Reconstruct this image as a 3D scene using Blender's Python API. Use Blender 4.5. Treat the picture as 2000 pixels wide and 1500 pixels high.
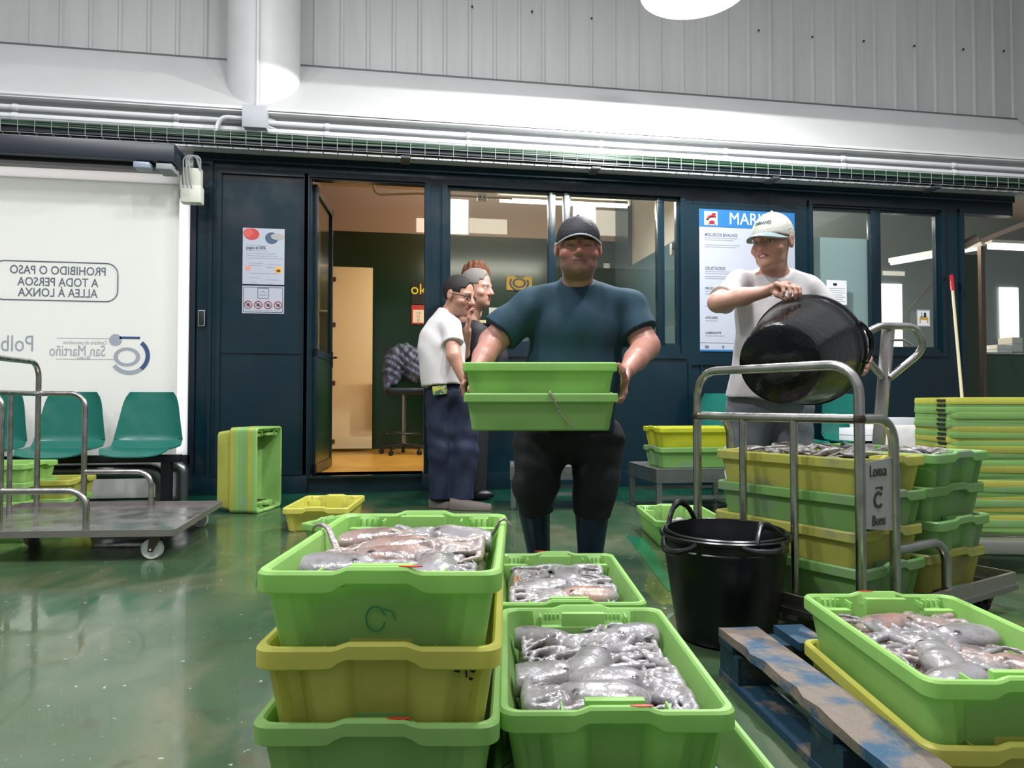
import bpy, bmesh, math, random
import numpy as np
from mathutils import Vector, Matrix, Euler

for o in list(bpy.data.objects): bpy.data.objects.remove(o)
sc = bpy.context.scene
COL = sc.collection
R = math.radians
random.seed(7); RNG = np.random.default_rng(7)

# ------------------------------------------------------------------ camera
FP, HOR, HC, YAW = 1380.0, 787.0, 0.80, R(9.4)
PITCH = math.atan((HOR-750)/FP)
cd = bpy.data.cameras.new('camera'); cam = bpy.data.objects.new('camera', cd); COL.objects.link(cam)
cd.sensor_width = 36; cd.lens = FP/2000*36; cd.clip_start = 0.05; cd.clip_end = 200
cam.location = (0, 0, HC); cam.rotation_euler = (R(90)+PITCH, 0, -YAW)
sc.camera = cam
# ------------------------------------------------------------------ world and light
w = bpy.data.worlds.new('world'); sc.world = w; w.use_nodes = True
bg = w.node_tree.nodes['Background']; bg.inputs[0].default_value = (0.95, 0.965, 1.0, 1); bg.inputs[1].default_value = 0.50
vs = sc.view_settings
vs.view_transform = 'Standard'; vs.look = 'None'; vs.gamma = 1; vs.use_curve_mapping = False; vs.exposure = 0.30
def area(name, loc, rot, sx, sy, power, col=(1, 1, 1), spread=180):
    l = bpy.data.lights.new(name, 'AREA'); l.shape = 'RECTANGLE'; l.size = sx; l.size_y = sy; l.energy = power; l.color = col; l.spread = R(spread)
    o = bpy.data.objects.new(name, l); COL.objects.link(o); o.location = loc; o.rotation_euler = rot
    return o
area('hall_lamp_light', (-2.2, 1.0, 5.6), (0, 0, 0), 0.5, 0.5, 130, (0.98, 0.985, 1))
area('hall_lamp_light', (2.3, 1.6, 5.6), (0, 0, 0), 0.5, 0.5, 170, (0.98, 0.985, 1))
area('hall_lamp_light', (0.3, 2.7, 5.6), (0, 0, 0), 0.5, 0.5, 130, (0.98, 0.985, 1))
area('hall_lamp_light', (-3.4, 2.6, 5.6), (0, 0, 0), 0.5, 0.5, 100, (0.98, 0.985, 1))
area('daylight_behind_glass', (-3.4, 7.9, 1.6), (R(-90), 0, 0), 3.6, 3.0, 60, (1, 1, 1))
area('office_tube_light', (1.6, 8.2, 3.2), (0, 0, 0), 2.0, 0.12, 95, (1, 0.88, 0.72))
area('office_tube_light', (1.6, 8.2, 3.35), (R(180), 0, 0), 2.0, 0.12, 48, (1, 0.92, 0.82))
area('side_room_tube_light', (4.9, 8.4, 3.2), (0, 0, 0), 1.6, 0.12, 90, (1, 0.92, 0.82))
area('side_room_tube_light', (5.2, 8.6, 3.1), (R(180), 0, 0), 1.6, 0.12, 110, (1, 0.90, 0.80))

# ------------------------------------------------------------------ places: camera ground frame <-> world
CY, SY = math.cos(YAW), math.sin(YAW)
def CG(xc, d, z=0.0): return Vector((xc*CY + d*SY, d*CY - xc*SY, z))       # right of camera, ahead of camera, height
def G(px, py, z=0.0):                                                    # point on the level z
    d = (HC-z)*FP/(py-HOR); return CG((px-1000)/FP*d, d, z)
def V(px, py, Y):                                                        # point on the plane world y = Y
    u = (px-1000)/FP; d = Y/(CY-u*SY); return CG(u*d, d, HC+(HOR-py)/FP*d)
# ------------------------------------------------------------------ tags
def tag(o, label=None, cat=None, group=None, kind=None):
    if label: o['label'] = label
    if cat: o['category'] = cat
    if group: o['group'] = group
    if kind: o['kind'] = kind
    return o
def empty(name, loc=(0, 0, 0), rz=0, label=None, cat=None, group=None):
    o = bpy.data.objects.new(name, None); COL.objects.link(o); o.location = loc; o.rotation_euler = (0, 0, rz); o.empty_display_size = .1
    return tag(o, label, cat, group)
def kids(o): return [c for c in bpy.data.objects if c.parent == o]
def dup(root, loc=None, rz=None, label=None, group=None):
    def rec(o, par):
        c = o.copy(); COL.objects.link(c)
        c.parent = par
        for ch in kids(o): rec(ch, c)
        return c
    ch0 = kids(root)
    r = root.copy(); COL.objects.link(r)
    for ch in ch0: rec(ch, r)
    if loc is not None: r.location = loc
    if rz is not None: r.rotation_euler = (r.rotation_euler[0], r.rotation_euler[1], rz)
    if label: r['label'] = label
    if group: r['group'] = group
    return r
# ------------------------------------------------------------------ materials
def hexc(h):
    h = h.lstrip('#'); v = [int(h[i:i+2], 16)/255 for i in (0, 2, 4)]
    return tuple((c/12.92 if c <= .04045 else ((c+.055)/1.055)**2.4) for c in v) + (1,)
MATS = {}
def mat(name, col='#808080', rough=.5, metal=0, coat=0, var=None, bump=None, transl=0, emit=0, spec=.5, attr=False, stretch=None, rvar=None, tcol=None):
    """var=(scale, second colour, contrast lo, hi); bump=(scale, strength); rvar=(scale, lo, hi)"""
    if name in MATS: return MATS[name]
    m = bpy.data.materials.new(name); m.use_nodes = True; nt = m.node_tree; N = nt.nodes; L = nt.links
    b = N['Principled BSDF']; c = hexc(col) if isinstance(col, str) else col
    b.inputs['Base Color'].default_value = c; b.inputs['Roughness'].default_value = rough; b.inputs['Metallic'].default_value = metal
    b.inputs['Coat Weight'].default_value = coat; b.inputs['Coat Roughness'].default_value = .06; b.inputs['Specular IOR Level'].default_value = spec
    tc = N.new('ShaderNodeTexCoord'); src = tc.outputs['Object']
    if stretch:
        mp = N.new('ShaderNodeMapping'); mp.inputs['Scale'].default_value = stretch; L.new(src, mp.inputs[0]); src = mp.outputs[0]
    colout = None
    if attr:
        a = N.new('ShaderNodeAttribute'); a.attribute_name = 'col'; colout = a.outputs['Color']; L.new(colout, b.inputs['Base Color'])
    if var:
        n = N.new('ShaderNodeTexNoise'); n.inputs['Scale'].default_value = var[0]; n.inputs['Detail'].default_value = 6; n.inputs['Roughness'].default_value = .6; L.new(src, n.inputs['Vector'])
        r = N.new('ShaderNodeMapRange'); r.inputs[1].default_value = var[2]; r.inputs[2].default_value = var[3]; L.new(n.outputs[0], r.inputs[0])
        x = N.new('ShaderNodeMix'); x.data_type = 'RGBA'; L.new(r.outputs[0], x.inputs[0])
        x.inputs[6].default_value = c; x.inputs[7].default_value = hexc(var[1])
        if attr: L.new(colout, x.inputs[6])
        colout = x.outputs[2]; L.new(colout, b.inputs['Base Color'])
    if rvar:
        n = N.new('ShaderNodeTexNoise'); n.inputs['Scale'].default_value = rvar[0]; n.inputs['Detail'].default_value = 5; L.new(src, n.inputs['Vector'])
        r = N.new('ShaderNodeMapRange'); r.inputs[1].default_value = .35; r.inputs[2].default_value = .65; r.inputs[3].default_value = rvar[1]; r.inputs[4].default_value = rvar[2]
        L.new(n.outputs[0], r.inputs[0]); L.new(r.outputs[0], b.inputs['Roughness'])
    if bump:
        n = N.new('ShaderNodeTexNoise'); n.inputs['Scale'].default_value = bump[0]; n.inputs['Detail'].default_value = 5; L.new(src, n.inputs['Vector'])
        bp = N.new('ShaderNodeBump'); bp.inputs['Strength'].default_value = bump[1]; bp.inputs['Distance'].default_value = .01
        L.new(n.outputs[0], bp.inputs['Height']); L.new(bp.outputs[0], b.inputs['Normal'])
        if coat: L.new(bp.outputs[0], b.inputs['Coat Normal'])
    if emit: b.inputs['Emission Color'].default_value = c; b.inputs['Emission Strength'].default_value = emit
    if transl:
        t = N.new('ShaderNodeBsdfTranslucent'); mx = N.new('ShaderNodeMixShader'); mx.inputs[0].default_value = transl
        t.inputs[0].default_value = hexc(tcol) if tcol else c
        if colout and not tcol: L.new(colout, t.inputs[0])
        L.new(b.outputs[0], mx.inputs[1]); L.new(t.outputs[0], mx.inputs[2]); L.new(mx.outputs[0], N['Material Output'].inputs[0])
    MATS[name] = m; return m
def glass(name, tint=(1, 1, 1, 1), refl=.08, rough=.0):
    m = bpy.data.materials.new(name); m.use_nodes = True; nt = m.node_tree; N = nt.nodes; L = nt.links
    N.remove(N['Principled BSDF'])
    t = N.new('ShaderNodeBsdfTransparent'); t.inputs[0].default_value = tint
    g = N.new('ShaderNodeBsdfGlossy'); g.inputs['Roughness'].default_value = rough
    fr = N.new('ShaderNodeLayerWeight'); fr.inputs[0].default_value = .5
    pw = N.new('ShaderNodeMath'); pw.operation = 'POWER'; pw.inputs[1].default_value = 4; L.new(fr.outputs['Facing'], pw.inputs[0])
    ad = N.new('ShaderNodeMath'); ad.operation = 'MULTIPLY_ADD'; ad.inputs[1].default_value = .6; ad.inputs[2].default_value = refl*.6; ad.use_clamp = True; L.new(pw.outputs[0], ad.inputs[0])
    mx = N.new('ShaderNodeMixShader'); L.new(ad.outputs[0], mx.inputs[0]); L.new(t.outputs[0], mx.inputs[1]); L.new(g.outputs[0], mx.inputs[2]); L.new(mx.outputs[0], N['Material Output'].inputs[0])
    return m
# ------------------------------------------------------------------ mesh builder
def fillet(pts, rad, n=6):
    pts = [Vector(p) for p in pts]; out = [pts[0]]
    for i in range(1, len(pts)-1):
        a, b, c = pts[i-1], pts[i], pts[i+1]
        u = (a-b); v = (c-b); lu, lv = u.length, v.length; u.normalize(); v.normalize()
        ang = u.angle(v)
        if ang > 3.1: out.append(b); continue
        t = min(rad/math.tan(ang/2), lu*.49, lv*.49); r = t*math.tan(ang/2)
        cen = b + (u+v).normalized()*(r/math.sin(ang/2)); p0 = b+u*t-cen; p1 = b+v*t-cen
        for k in range(n+1):
            s = k/n; th = p0.angle(p1); q = (p0*math.sin((1-s)*th)+p1*math.sin(s*th))/math.sin(th) if th > 1e-3 else p0.lerp(p1, s); out.append(cen+q)
    out.append(pts[-1]); return out
class MB:
    def __init__(s): s.bm = bmesh.new()
    def box(s, x0, x1, y0, y1, z0, z1, M=None, bev=0):
        r = bmesh.ops.create_cube(s.bm, size=1); vs = r['verts']
        for v in vs:
            v.co = Vector((x0+(x1-x0)*(v.co.x+.5), y0+(y1-y0)*(v.co.y+.5), z0+(z1-z0)*(v.co.z+.5)))
        if bev:
            es = list({e for v in vs for e in v.link_edges}); q = bmesh.ops.bevel(s.bm, geom=es, offset=bev, segments=2, affect='EDGES', profile=.6)
            vs = list({v for f in q['faces'] for v in f.verts} | {v for v in vs if v.is_valid})
        if M is not None:
            for v in vs: v.co = M @ v.co
        return s
    def bar(s, a, b, w, h, bev=0, up=(0, 0, 1)):
        a = Vector(a); b = Vector(b); d = (b-a); L = d.length; d.normalize(); u = Vector(up); sx = d.cross(u)
        if sx.length < 1e-4: sx = d.cross(Vector((0, 1, 0)))
        sx.normalize(); uz = sx.cross(d)
        M = Matrix(((sx.x, d.x, uz.x, a.x), (sx.y, d.y, uz.y, a.y), (sx.z, d.z, uz.z, a.z), (0, 0, 0, 1)))
        return s.box(-w/2, w/2, 0, L, -h/2, h/2, M, bev)
    def rings(s, rings, close=True, cap0=True, cap1=True):
        bm = s.bm; R_ = [[bm.verts.new(p) for p in r] for r in rings]; n = len(R_[0])
        for i in range(len(R_)-1):
            a, b = R_[i], R_[i+1]
            for j in range(n if close else n-1):
                k = (j+1) % n
                try: bm.faces.new((a[j], a[k], b[k], b[j]))
                except ValueError: pass
        if cap0: bm.faces.new(list(reversed(R_[0])))
        if cap1: bm.faces.new(R_[-1])
        return s
    def tube(s, pts, r, seg=12, closed=False, caps=True, flat=1.0):
        pts = [Vector(p) for p in pts]; n = len(pts); rr = r if isinstance(r, (list, tuple)) else [r]*n
        rings = []; nrm = None
        for i in range(n):
            if closed: t = pts[(i+1) % n]-pts[i-1]
            else: t = pts[min(i+1, n-1)]-pts[max(i-1, 0)]
            t.normalize()
            if nrm is None:
                nrm = t.orthogonal().normalized() if abs(t.z) > .9 else Vector((0, 0, 1))
            nrm = (nrm - t*nrm.dot(t)).normalized(); bn = t.cross(nrm)
            rings.append([pts[i]+(nrm*math.cos(a)*flat+bn*math.sin(a))*rr[i] for a in [2*math.pi*k/seg for k in range(seg)]])
        if closed: rings.append(rings[0]); return s.rings(rings, cap0=False, cap1=False)
        return s.rings(rings, cap0=caps, cap1=caps)
    def lathe(s, prof, M=None, seg=40, cap0=False, cap1=False):
        M = M or Matrix()
        return s.rings([[M @ Vector((r*math.cos(2*math.pi*k/seg), r*math.sin(2*math.pi*k/seg), z)) for k in range(seg)] for r, z in prof], cap0=cap0, cap1=cap1)
    def prism(s, poly, h, M=None):
        M = M or Matrix()
        return s.rings([[M @ Vector((x, y, 0)) for x, y in poly], [M @ Vector((x, y, h)) for x, y in poly]])
    def disc(s, c, rx, ry, th, M=None, seg=28):
        M = M or Matrix()
        return s.rings([[M @ Vector((c[0]+rx*math.cos(2*math.pi*k/seg), c[1]+ry*math.sin(2*math.pi*k/seg), z)) for k in range(seg)] for z in (0, th)])
    def sphere(s, c, r, seg=14):
        c = Vector(c); rx, ry, rz = r if isinstance(r, (tuple, list)) else (r, r, r)
        rs = []
        for i in range(1, seg//2+1):
            a = math.pi*(i-.5)/(seg//2) - math.pi/2
            rs.append([c+Vector((rx*math.cos(a)*math.cos(2*math.pi*k/seg), ry*math.cos(a)*math.sin(2*math.pi*k/seg), rz*math.sin(a))) for k in range(seg)])
        return s.rings(rs)
    def mesh(s, name, ang=35):
        bmesh.ops.recalc_face_normals(s.bm, faces=s.bm.faces)
        ca = R(ang)
        for f in s.bm.faces: f.smooth = True
        for e in s.bm.edges:
            if len(e.link_faces) == 2 and e.calc_face_angle(0) > ca: e.smooth = False
        me = bpy.data.meshes.new(name); s.bm.to_mesh(me); s.bm.free(); return me
    def build(s, name, m, parent=None, loc=None, rot=None, ang=35):
        me = s.mesh(name, ang); return link(name, me, m, parent, loc, rot)
def link(name, me, m, parent=None, loc=None, rot=None):
    if m is not None and not me.materials: me.materials.append(m)
    o = bpy.data.objects.new(name, me); COL.objects.link(o)
    if parent: o.parent = parent
    if loc is not None: o.location = loc
    if rot is not None: o.rotation_euler = rot
    return o
def struct(o): o['kind'] = 'structure'; return o
def text(body, size, m, parent, loc, rot=(R(90), 0, 0), mirror=False, name='lettering', align='CENTER', ext=.0008, sx=1.0, bold=0):
    cu = bpy.data.curves.new('t', 'FONT'); cu.body = body; cu.size = size; cu.align_x = align; cu.align_y = 'CENTER'; cu.extrude = ext; cu.offset = bold; cu.resolution_u = 3
    ob = bpy.data.objects.new('t', cu); COL.objects.link(ob)
    me = bpy.data.meshes.new_from_object(ob); bpy.data.objects.remove(ob); bpy.data.curves.remove(cu)
    for v in me.vertices:
        v.co.x *= sx*(-1 if mirror else 1)
    if mirror: me.flip_normals()
    me.name = name; me.materials.clear()
    return link(name, me, m, parent, loc, rot)
# ------------------------------------------------------------------ implicit surfaces
def arr(v): return np.array(v, dtype=np.float32)
class SDF:
    def __init__(s, lo, hi, h):
        s.lo = arr(lo); s.h = h; s.n = np.ceil((arr(hi)-s.lo)/h).astype(int)+1
        s.f = np.full(s.n, .06, np.float32)
        s.ax = [s.lo[i]+h*np.arange(s.n[i], dtype=np.float32) for i in range(3)]
    def sub(s, lo, hi, mg=.055):
        sl = []; c = []
        for i in range(3):
            a = int(np.clip(math.floor((lo[i]-mg-s.lo[i])/s.h), 0, s.n[i]-1)); b = int(np.clip(math.ceil((hi[i]+mg-s.lo[i])/s.h)+1, 1, s.n[i]))
            sl.append(slice(a, b)); c.append(s.ax[i][a:b])
        return tuple(sl), c[0][:, None, None], c[1][None, :, None], c[2][None, None, :]
    def comb(s, sl, d, k, op):
        f = s.f[sl]; d = np.broadcast_to(d, f.shape).astype(np.float32)
        if op == '-': f = -f
        a, b = (f, d)
        if k > 0:
            h = np.clip(.5+.5*(b-a)/k, 0, 1); r = b*(1-h)+a*h-k*h*(1-h)
        else: r = np.minimum(a, b)
        s.f[sl] = -r if op == '-' else r
    def cone(s, a, b, ra, rb, k=.02, flat=None, op='+', cut=False):
        a = arr(a); b = arr(b); m = max(ra, rb)
        sl, X, Y, Z = s.sub(np.minimum(a, b)-m, np.maximum(a, b)+m)
        ab = b-a; l2 = float(ab@ab)+1e-9
        px, py, pz = X-a[0], Y-a[1], Z-a[2]
        t0 = (px*ab[0]+py*ab[1]+pz*ab[2])/l2; t = np.clip(t0, 0, 1)
        qx, qy, qz = px-t*ab[0], py-t*ab[1], pz-t*ab[2]
        if flat is not None:
            n, sc_ = arr(flat[0]), flat[1]; n = n/np.linalg.norm(n); dn = (qx*n[0]+qy*n[1]+qz*n[2])*(sc_-1)
            qx, qy, qz = qx+dn*n[0], qy+dn*n[1], qz+dn*n[2]
        d = np.sqrt(qx*qx+qy*qy+qz*qz)-(ra+t*(rb-ra))
        if cut: d = np.maximum(d, (t0-1)*math.sqrt(l2))
        s.comb(sl, d, k, op); return s
    def chain(s, pts, rr, k=.02, flat=None, cut=False):
        for i in range(len(pts)-1): s.cone(pts[i], pts[i+1], rr[i], rr[i+1], k, flat, cut=cut and i == len(pts)-2)
        return s
    def ell(s, c, r, k=.02, Rm=None, op='+', zmin=None):
        c = arr(c); r = arr(r); m = float(r.max())
        sl, X, Y, Z = s.sub(c-m, c+m)
        x, y, z = X-c[0], Y-c[1], Z-c[2]
        if Rm is not None:
            M = np.array(Rm, dtype=np.float32).T
            x, y, z = M[0, 0]*x+M[0, 1]*y+M[0, 2]*z, M[1, 0]*x+M[1, 1]*y+M[1, 2]*z, M[2, 0]*x+M[2, 1]*y+M[2, 2]*z
        k0 = np.sqrt((x/r[0])**2+(y/r[1])**2+(z/r[2])**2); k1 = np.sqrt((x/r[0]**2)**2+(y/r[1]**2)**2+(z/r[2]**2)**2)+1e-6
        d = k0*(k0-1)/k1
        if zmin is not None: d = np.maximum(d, zmin-z)
        s.comb(sl, d, k, op); return s
    def fn(s, F, lo, hi, k=0, op='+'):
        sl, X, Y, Z = s.sub(arr(lo), arr(hi), .01); s.comb(sl, F(X, Y, Z), k, op); return s
    def folds(s, amp, fx=(60, 8, 40), ph=0.):
        X, Y, Z = s.ax[0][:, None, None], s.ax[1][None, :, None], s.ax[2][None, None, :]
        wv = np.sin(X*fx[0]*.5+2.2*np.sin(Z*9+ph)+Z*fx[1]+ph)*np.sin(Z*fx[2]*.35+2*np.sin(X*11+ph)+Y*13)+.5*np.sin(X*fx[0]-Z*fx[2]*.5+Y*20+ph*2)
        s.f = s.f+(amp*wv).astype(np.float32); return s
    def mesh(s, name, m, parent=None, colfn=None):
        f = s.f.copy()
        f[0] = f[-1] = .05; f[:, 0] = f[:, -1] = .05; f[:, :, 0] = f[:, :, -1] = .05
        S = f < 0; n = np.array(f.shape); cn = n-1
        acc = None; ids = []; pts = []; faces = []
        for a in range(3):
            s0 = [slice(None)]*3; s1 = [slice(None)]*3; s0[a] = slice(0, -1); s1[a] = slice(1, None)
            cr = S[tuple(s0)] != S[tuple(s1)]
            idx = np.argwhere(cr); 
            f0 = f[tuple(s0)][cr]; f1 = f[tuple(s1)][cr]; t = f0/(f0-f1)
            P = idx.astype(np.float32); P[:, a] += t
            b, c = (a+1) % 3, (a+2) % 3; cells = []
            for ob, oc in ((0, 0), (1, 0), (1, 1), (0, 1)):
                q = idx.copy(); q[:, b] -= ob; q[:, c] -= oc
                cid = (q[:, 0]*cn[1]+q[:, 1])*cn[2]+q[:, 2]; cells.append(cid); ids.append(cid); pts.append(P)
            F = np.stack(cells, 1); pos = S[tuple(s0)][cr]
            F[~pos] = F[~pos][:, ::-1]; faces.append(F)
        ids = np.concatenate(ids); pts = np.concatenate(pts); faces = np.concatenate(faces)
        u, inv = np.unique(ids, return_inverse=True); inv = inv.ravel(); cnt = np.bincount(inv)
        co = np.stack([np.bincount(inv, pts[:, i])/cnt for i in range(3)], 1)*s.h+s.lo
        fi = np.searchsorted(u, faces)
        me = bpy.data.meshes.new(name); nv, nf = len(co), len(fi)
        me.vertices.add(nv); me.vertices.foreach_set('co', co.astype(np.float32).ravel())
        me.loops.add(nf*4); me.loops.foreach_set('vertex_index', fi.astype(np.int32).ravel())
        me.polygons.add(nf); me.polygons.foreach_set('loop_start', np.arange(0, nf*4, 4, dtype=np.int32))
        me.update(calc_edges=True); me.validate()
        me.polygons.foreach_set('use_smooth', np.ones(len(me.polygons), bool))
        if colfn is not None:
            c = colfn(co); at = me.attributes.new('col', 'FLOAT_COLOR', 'POINT'); at.data.foreach_set('color', np.concatenate([c, np.ones((nv, 1))], 1).astype(np.float32).ravel())
        return link(name, me, m, parent)
def rotm(yaw=0, pitch=0, roll=0): return Matrix.Rotation(R(yaw), 3, 'Z') @ Matrix.Rotation(R(pitch), 3, 'X') @ Matrix.Rotation(R(roll), 3, 'Y')
# ================================================================== materials used by the setting
YW = 6.52
M_blue = mat('blue_lacquered_panel', '#0b242e', rough=.2, var=(1.5, '#091c25', .4, .7), rvar=(3, .16, .3))
M_green_in = mat('office_dark_green_panel', '#15331f', rough=.2, spec=.6)
M_white_sheet = mat('white_coated_sheet', '#bebebd', rough=.35, var=(2, '#b6b6b5', .4, .8))
M_corr = mat('corrugated_grey_sheet', '#b9b9b8', rough=.45, var=(1.2, '#adadac', .35, .75), stretch=(6, 1, .6))
M_beam = mat('painted_beam', '#d6d8da', rough=.5, var=(6, '#bfc1c3', .5, .8))
M_pipe = mat('white_painted_pipe', '#d2d3d4', rough=.4)
M_steel = mat('stainless_steel', '#bdbbb8', rough=.28, metal=1, var=(9, '#a5a19c', .4, .7), rvar=(14, .2, .34))
M_steel_w = mat('galvanised_wire', '#8b918f', rough=.5)
M_dark = mat('dark_metal', '#12161c', rough=.35)
M_black = mat('black_line', '#0a0c0e', rough=.6)
M_grey = mat('grey_plastic', '#8c9093', rough=.5)
M_white = mat('white_plastic', '#e4e4e2', rough=.4)
M_paper = mat('white_paper', '#dfe1e4', rough=.6)
M_glass = glass('window_glass', (.86, .92, .93, 1), .09)
# ------------------------------------------------------------------ floor
def floor_mat():
    m = bpy.data.materials.new('wet_green_floor'); m.use_nodes = True; nt = m.node_tree; N = nt.nodes; L = nt.links; b = N['Principled BSDF']
    tc = N.new('ShaderNodeTexCoord')
    def noise(sc_, det=6, st=(1, 1, 1), dist=0):
        mp = N.new('ShaderNodeMapping'); mp.inputs['Scale'].default_value = st; L.new(tc.outputs['Object'], mp.inputs[0])
        n = N.new('ShaderNodeTexNoise'); n.inputs['Scale'].default_value = sc_; n.inputs['Detail'].default_value = det; n.inputs['Distortion'].default_value = dist; L.new(mp.outputs[0], n.inputs['Vector']); return n.outputs[0]
    def rng(s, a, c, lo=0, hi=1):
        r = N.new('ShaderNodeMapRange'); r.inputs[1].default_value = a; r.inputs[2].default_value = c; r.inputs[3].default_value = lo; r.inputs[4].default_value = hi; L.new(s, r.inputs[0]); return r.outputs[0]
    def mix(f, a, c):
        x = N.new('ShaderNodeMix'); x.data_type = 'RGBA'; L.new(f, x.inputs[0])
        for i, v in ((6, a), (7, c)):
            if isinstance(v, str): x.inputs[i].default_value = hexc(v)
            else: L.new(v, x.inputs[i])
        return x.outputs[2]
    base = mix(rng(noise(1.3, 8, (1, 1, 1), .6), .35, .68), '#2f4a33', '#425238')
    base = mix(rng(noise(3.1, 8, (1, .6, 1), .8), .5, .68), base, '#565a42')
    base = mix(rng(noise(9, 8), .62, .75), base, '#3b3a2a')
    # stronger green where the paint is fresh: a band along the wall
    sep = N.new('ShaderNodeSeparateXYZ'); L.new(tc.outputs['Object'], sep.inputs[0])
    nn = noise(2.2, 4); ad = N.new('ShaderNodeMath'); ad.operation = 'MULTIPLY_ADD'; L.new(nn, ad.inputs[0]); ad.inputs[1].default_value = .25; L.new(sep.outputs[1], ad.inputs[2])
    base = mix(rng(ad.outputs[0], 5.55, 5.75), base, '#10432f')
    base = mix(rng(noise(38, 3), .70, .73), base, '#9aa08c')
    L.new(base, b.inputs['Base Color'])
    L.new(rng(noise(2.4, 5, (1, .5, 1), .5), .38, .62, .05, .30), b.inputs['Roughness'])
    b.inputs['Specular IOR Level'].default_value = .55
    b.inputs['Coat Weight'].default_value = .15; b.inputs['Coat Roughness'].default_value = .03
    bp = N.new('ShaderNodeBump'); bp.inputs['Strength'].default_value = .10; bp.inputs['Distance'].default_value = .01
    L.new(noise(7, 3, (1, .35, 1)), bp.inputs['Height']); L.new(bp.outputs[0], b.inputs['Normal'])
    return m
M_floor = floor_mat()
struct(MB().box(-9, 9, -4, YW+.02, -.06, 0).build('floor', M_floor))
# unseen hall walls behind the camera and beside it, added to cut sideways light
M_hall = mat('hall_wall_grey', '#94989b', rough=.7)
rw = MB(); rw.box(-9, 9, -6.1, -6, 0, 1.4); rw.box(-9, 9, -6.1, -6, 3.0, 4.6)
for k in range(7): rw.box(-9+2.9*k, -8.2+2.9*k, -6.1, -6, 1.4, 3.0)
struct(rw.build('wall_rear_unseen', M_hall)); struct(MB().box(9, 9.1, -6, YW, 0, 4.6).build('wall_east_unseen', M_hall)); struct(MB().box(-9.1, -9, -6, YW, 0, 4.6).build('wall_west_unseen', M_hall))
struct(MB().box(-9, 9, -6, -4, -.06, 0).build('floor', M_floor))
# painted brighter line on the floor, right of the man
def gpoly(pts, z, th=.0015):
    m = MB(); m.rings([[G(x, y, 0)+Vector((0, 0, z)) for x, y in pts], [G(x, y, 0)+Vector((0, 0, z+th)) for x, y in pts]]); return m
struct(gpoly([(1222, 1045), (1262, 1052), (1322, 1160), (1300, 1150)], .0005).build('trim_1', mat('fresh_green_paint', '#0d5c40', rough=.2, coat=.3)))
struct(gpoly([(1305, 1195), (960, 1500), (970, 1500), (1316, 1195)], .0005, .0008).build('trim_2', mat('pale_floor_joint', '#56705c', rough=.3)))

# ------------------------------------------------------------------ blue partition wall of the offices
def wx(px, Y=YW): return V(px, 600, Y).x
def wz(px, py, Y=YW): return V(px, py, Y).z
ZS = wz(700, 929); ZT = wz(1000, 328); ZD = wz(700, 351); ZB = wz(1300, 676)
X_L, X_D0, X_D1 = wx(374), wx(606), wx(828)
XA0, XA1, XB0, XB1, XC0, XE = wx(873), wx(1330), wx(1589), wx(1840), wx(1886), 6.5
ZA1 = wz(1000, 366); ZB1 = wz(1700, 406)
T0, T1 = YW, YW+.09
wl = MB()
wl.box(X_L, X_D0, T0, T1, 0, ZT); wl.box(X_D0, X_D1, T0, T1, ZD, ZT); wl.box(X_D0, X_D1, T0-.0, T1+.3, 0, ZS)
wl.box(X_D1, XA0, T0, T1, 0, ZT); wl.box(XA0, XA1, T0, T1, ZA1, ZT); wl.box(XA0, XA1, T0, T1, 0, ZB)
wl.box(XA1, XB0, T0, T1, 0, ZT); wl.box(XB0, XB1, T0, T1, ZB1, ZT); wl.box(XB0, XB1, T0, T1, 0, ZB)
wl.box(XB1, XC0, T0, T1, 0, ZT); wl.box(XC0, XE, T0, T1, ZB1, ZT); wl.box(XC0, XE, T0, T1+.2, 0, ZS)
struct(wl.build('wall_front', M_blue))
# panel joints, frames and rails that stand proud of the wall
rl = MB()
def frame(m, x0, x1, z0, z1, wd=.05, y0=-.022, dy=.022, sides='LRTB'):
    if 'L' in sides: m.box(x0, x0+wd, YW+y0, YW+y0+dy, z0, z1)
    if 'R' in sides: m.box(x1-wd, x1, YW+y0, YW+y0+dy, z0, z1)
    if 'T' in sides: m.box(x0+wd, x1-wd, YW+y0, YW+y0+dy, z1-wd, z1)
    if 'B' in sides: m.box(x0+wd, x1-wd, YW+y0, YW+y0+dy, z0, z0+wd)
rl.box(X_L, XE, YW-.03, YW, ZT-.07, ZT, bev=.004)
rl.box(X_L, X_D0-.02, YW-.035, YW, 0, ZS+.01, bev=.004); rl.box(X_D1-.02, XC0, YW-.035, YW, 0, ZS+.01, bev=.004)
rl.box(X_D0-.02, X_D1-.02, YW-.045, YW+.02, ZS-.012, ZS+.006)
frame(rl, X_L, X_L+.16, ZS, ZT-.07, .03); frame(rl, X_L+.20, X_D0-.03, ZS+.02, ZT-.14, .035)
rl.box(X_L+.24, X_D0-.07, YW-.015, YW, wz(500, 690), wz(500, 683))
frame(rl, X_D0-.06, X_D1+.05, ZS-.1, ZD+.06, .045, sides='LRT')
frame(rl, XA0-.05, XA1+.05, ZB-.12, ZA1+.05, .05); frame(rl, XB0-.04, XB1+.05, ZB-.07, ZB1+.06, .04)
rl.box(XA1+.02, XB0-.1, YW-.02, YW, .52, .545); rl.box(XA1+.2, XA1+.215, YW-.02, YW, .2, ZB-.15)
frame(rl, XA1+.07, XB0-.07, ZS, ZB-.15, .03); frame(rl, XC0-.05, XE, ZS-.1, ZB1+.05, .05, sides='LT')
struct(rl.build('trim_3', M_blue))
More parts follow.
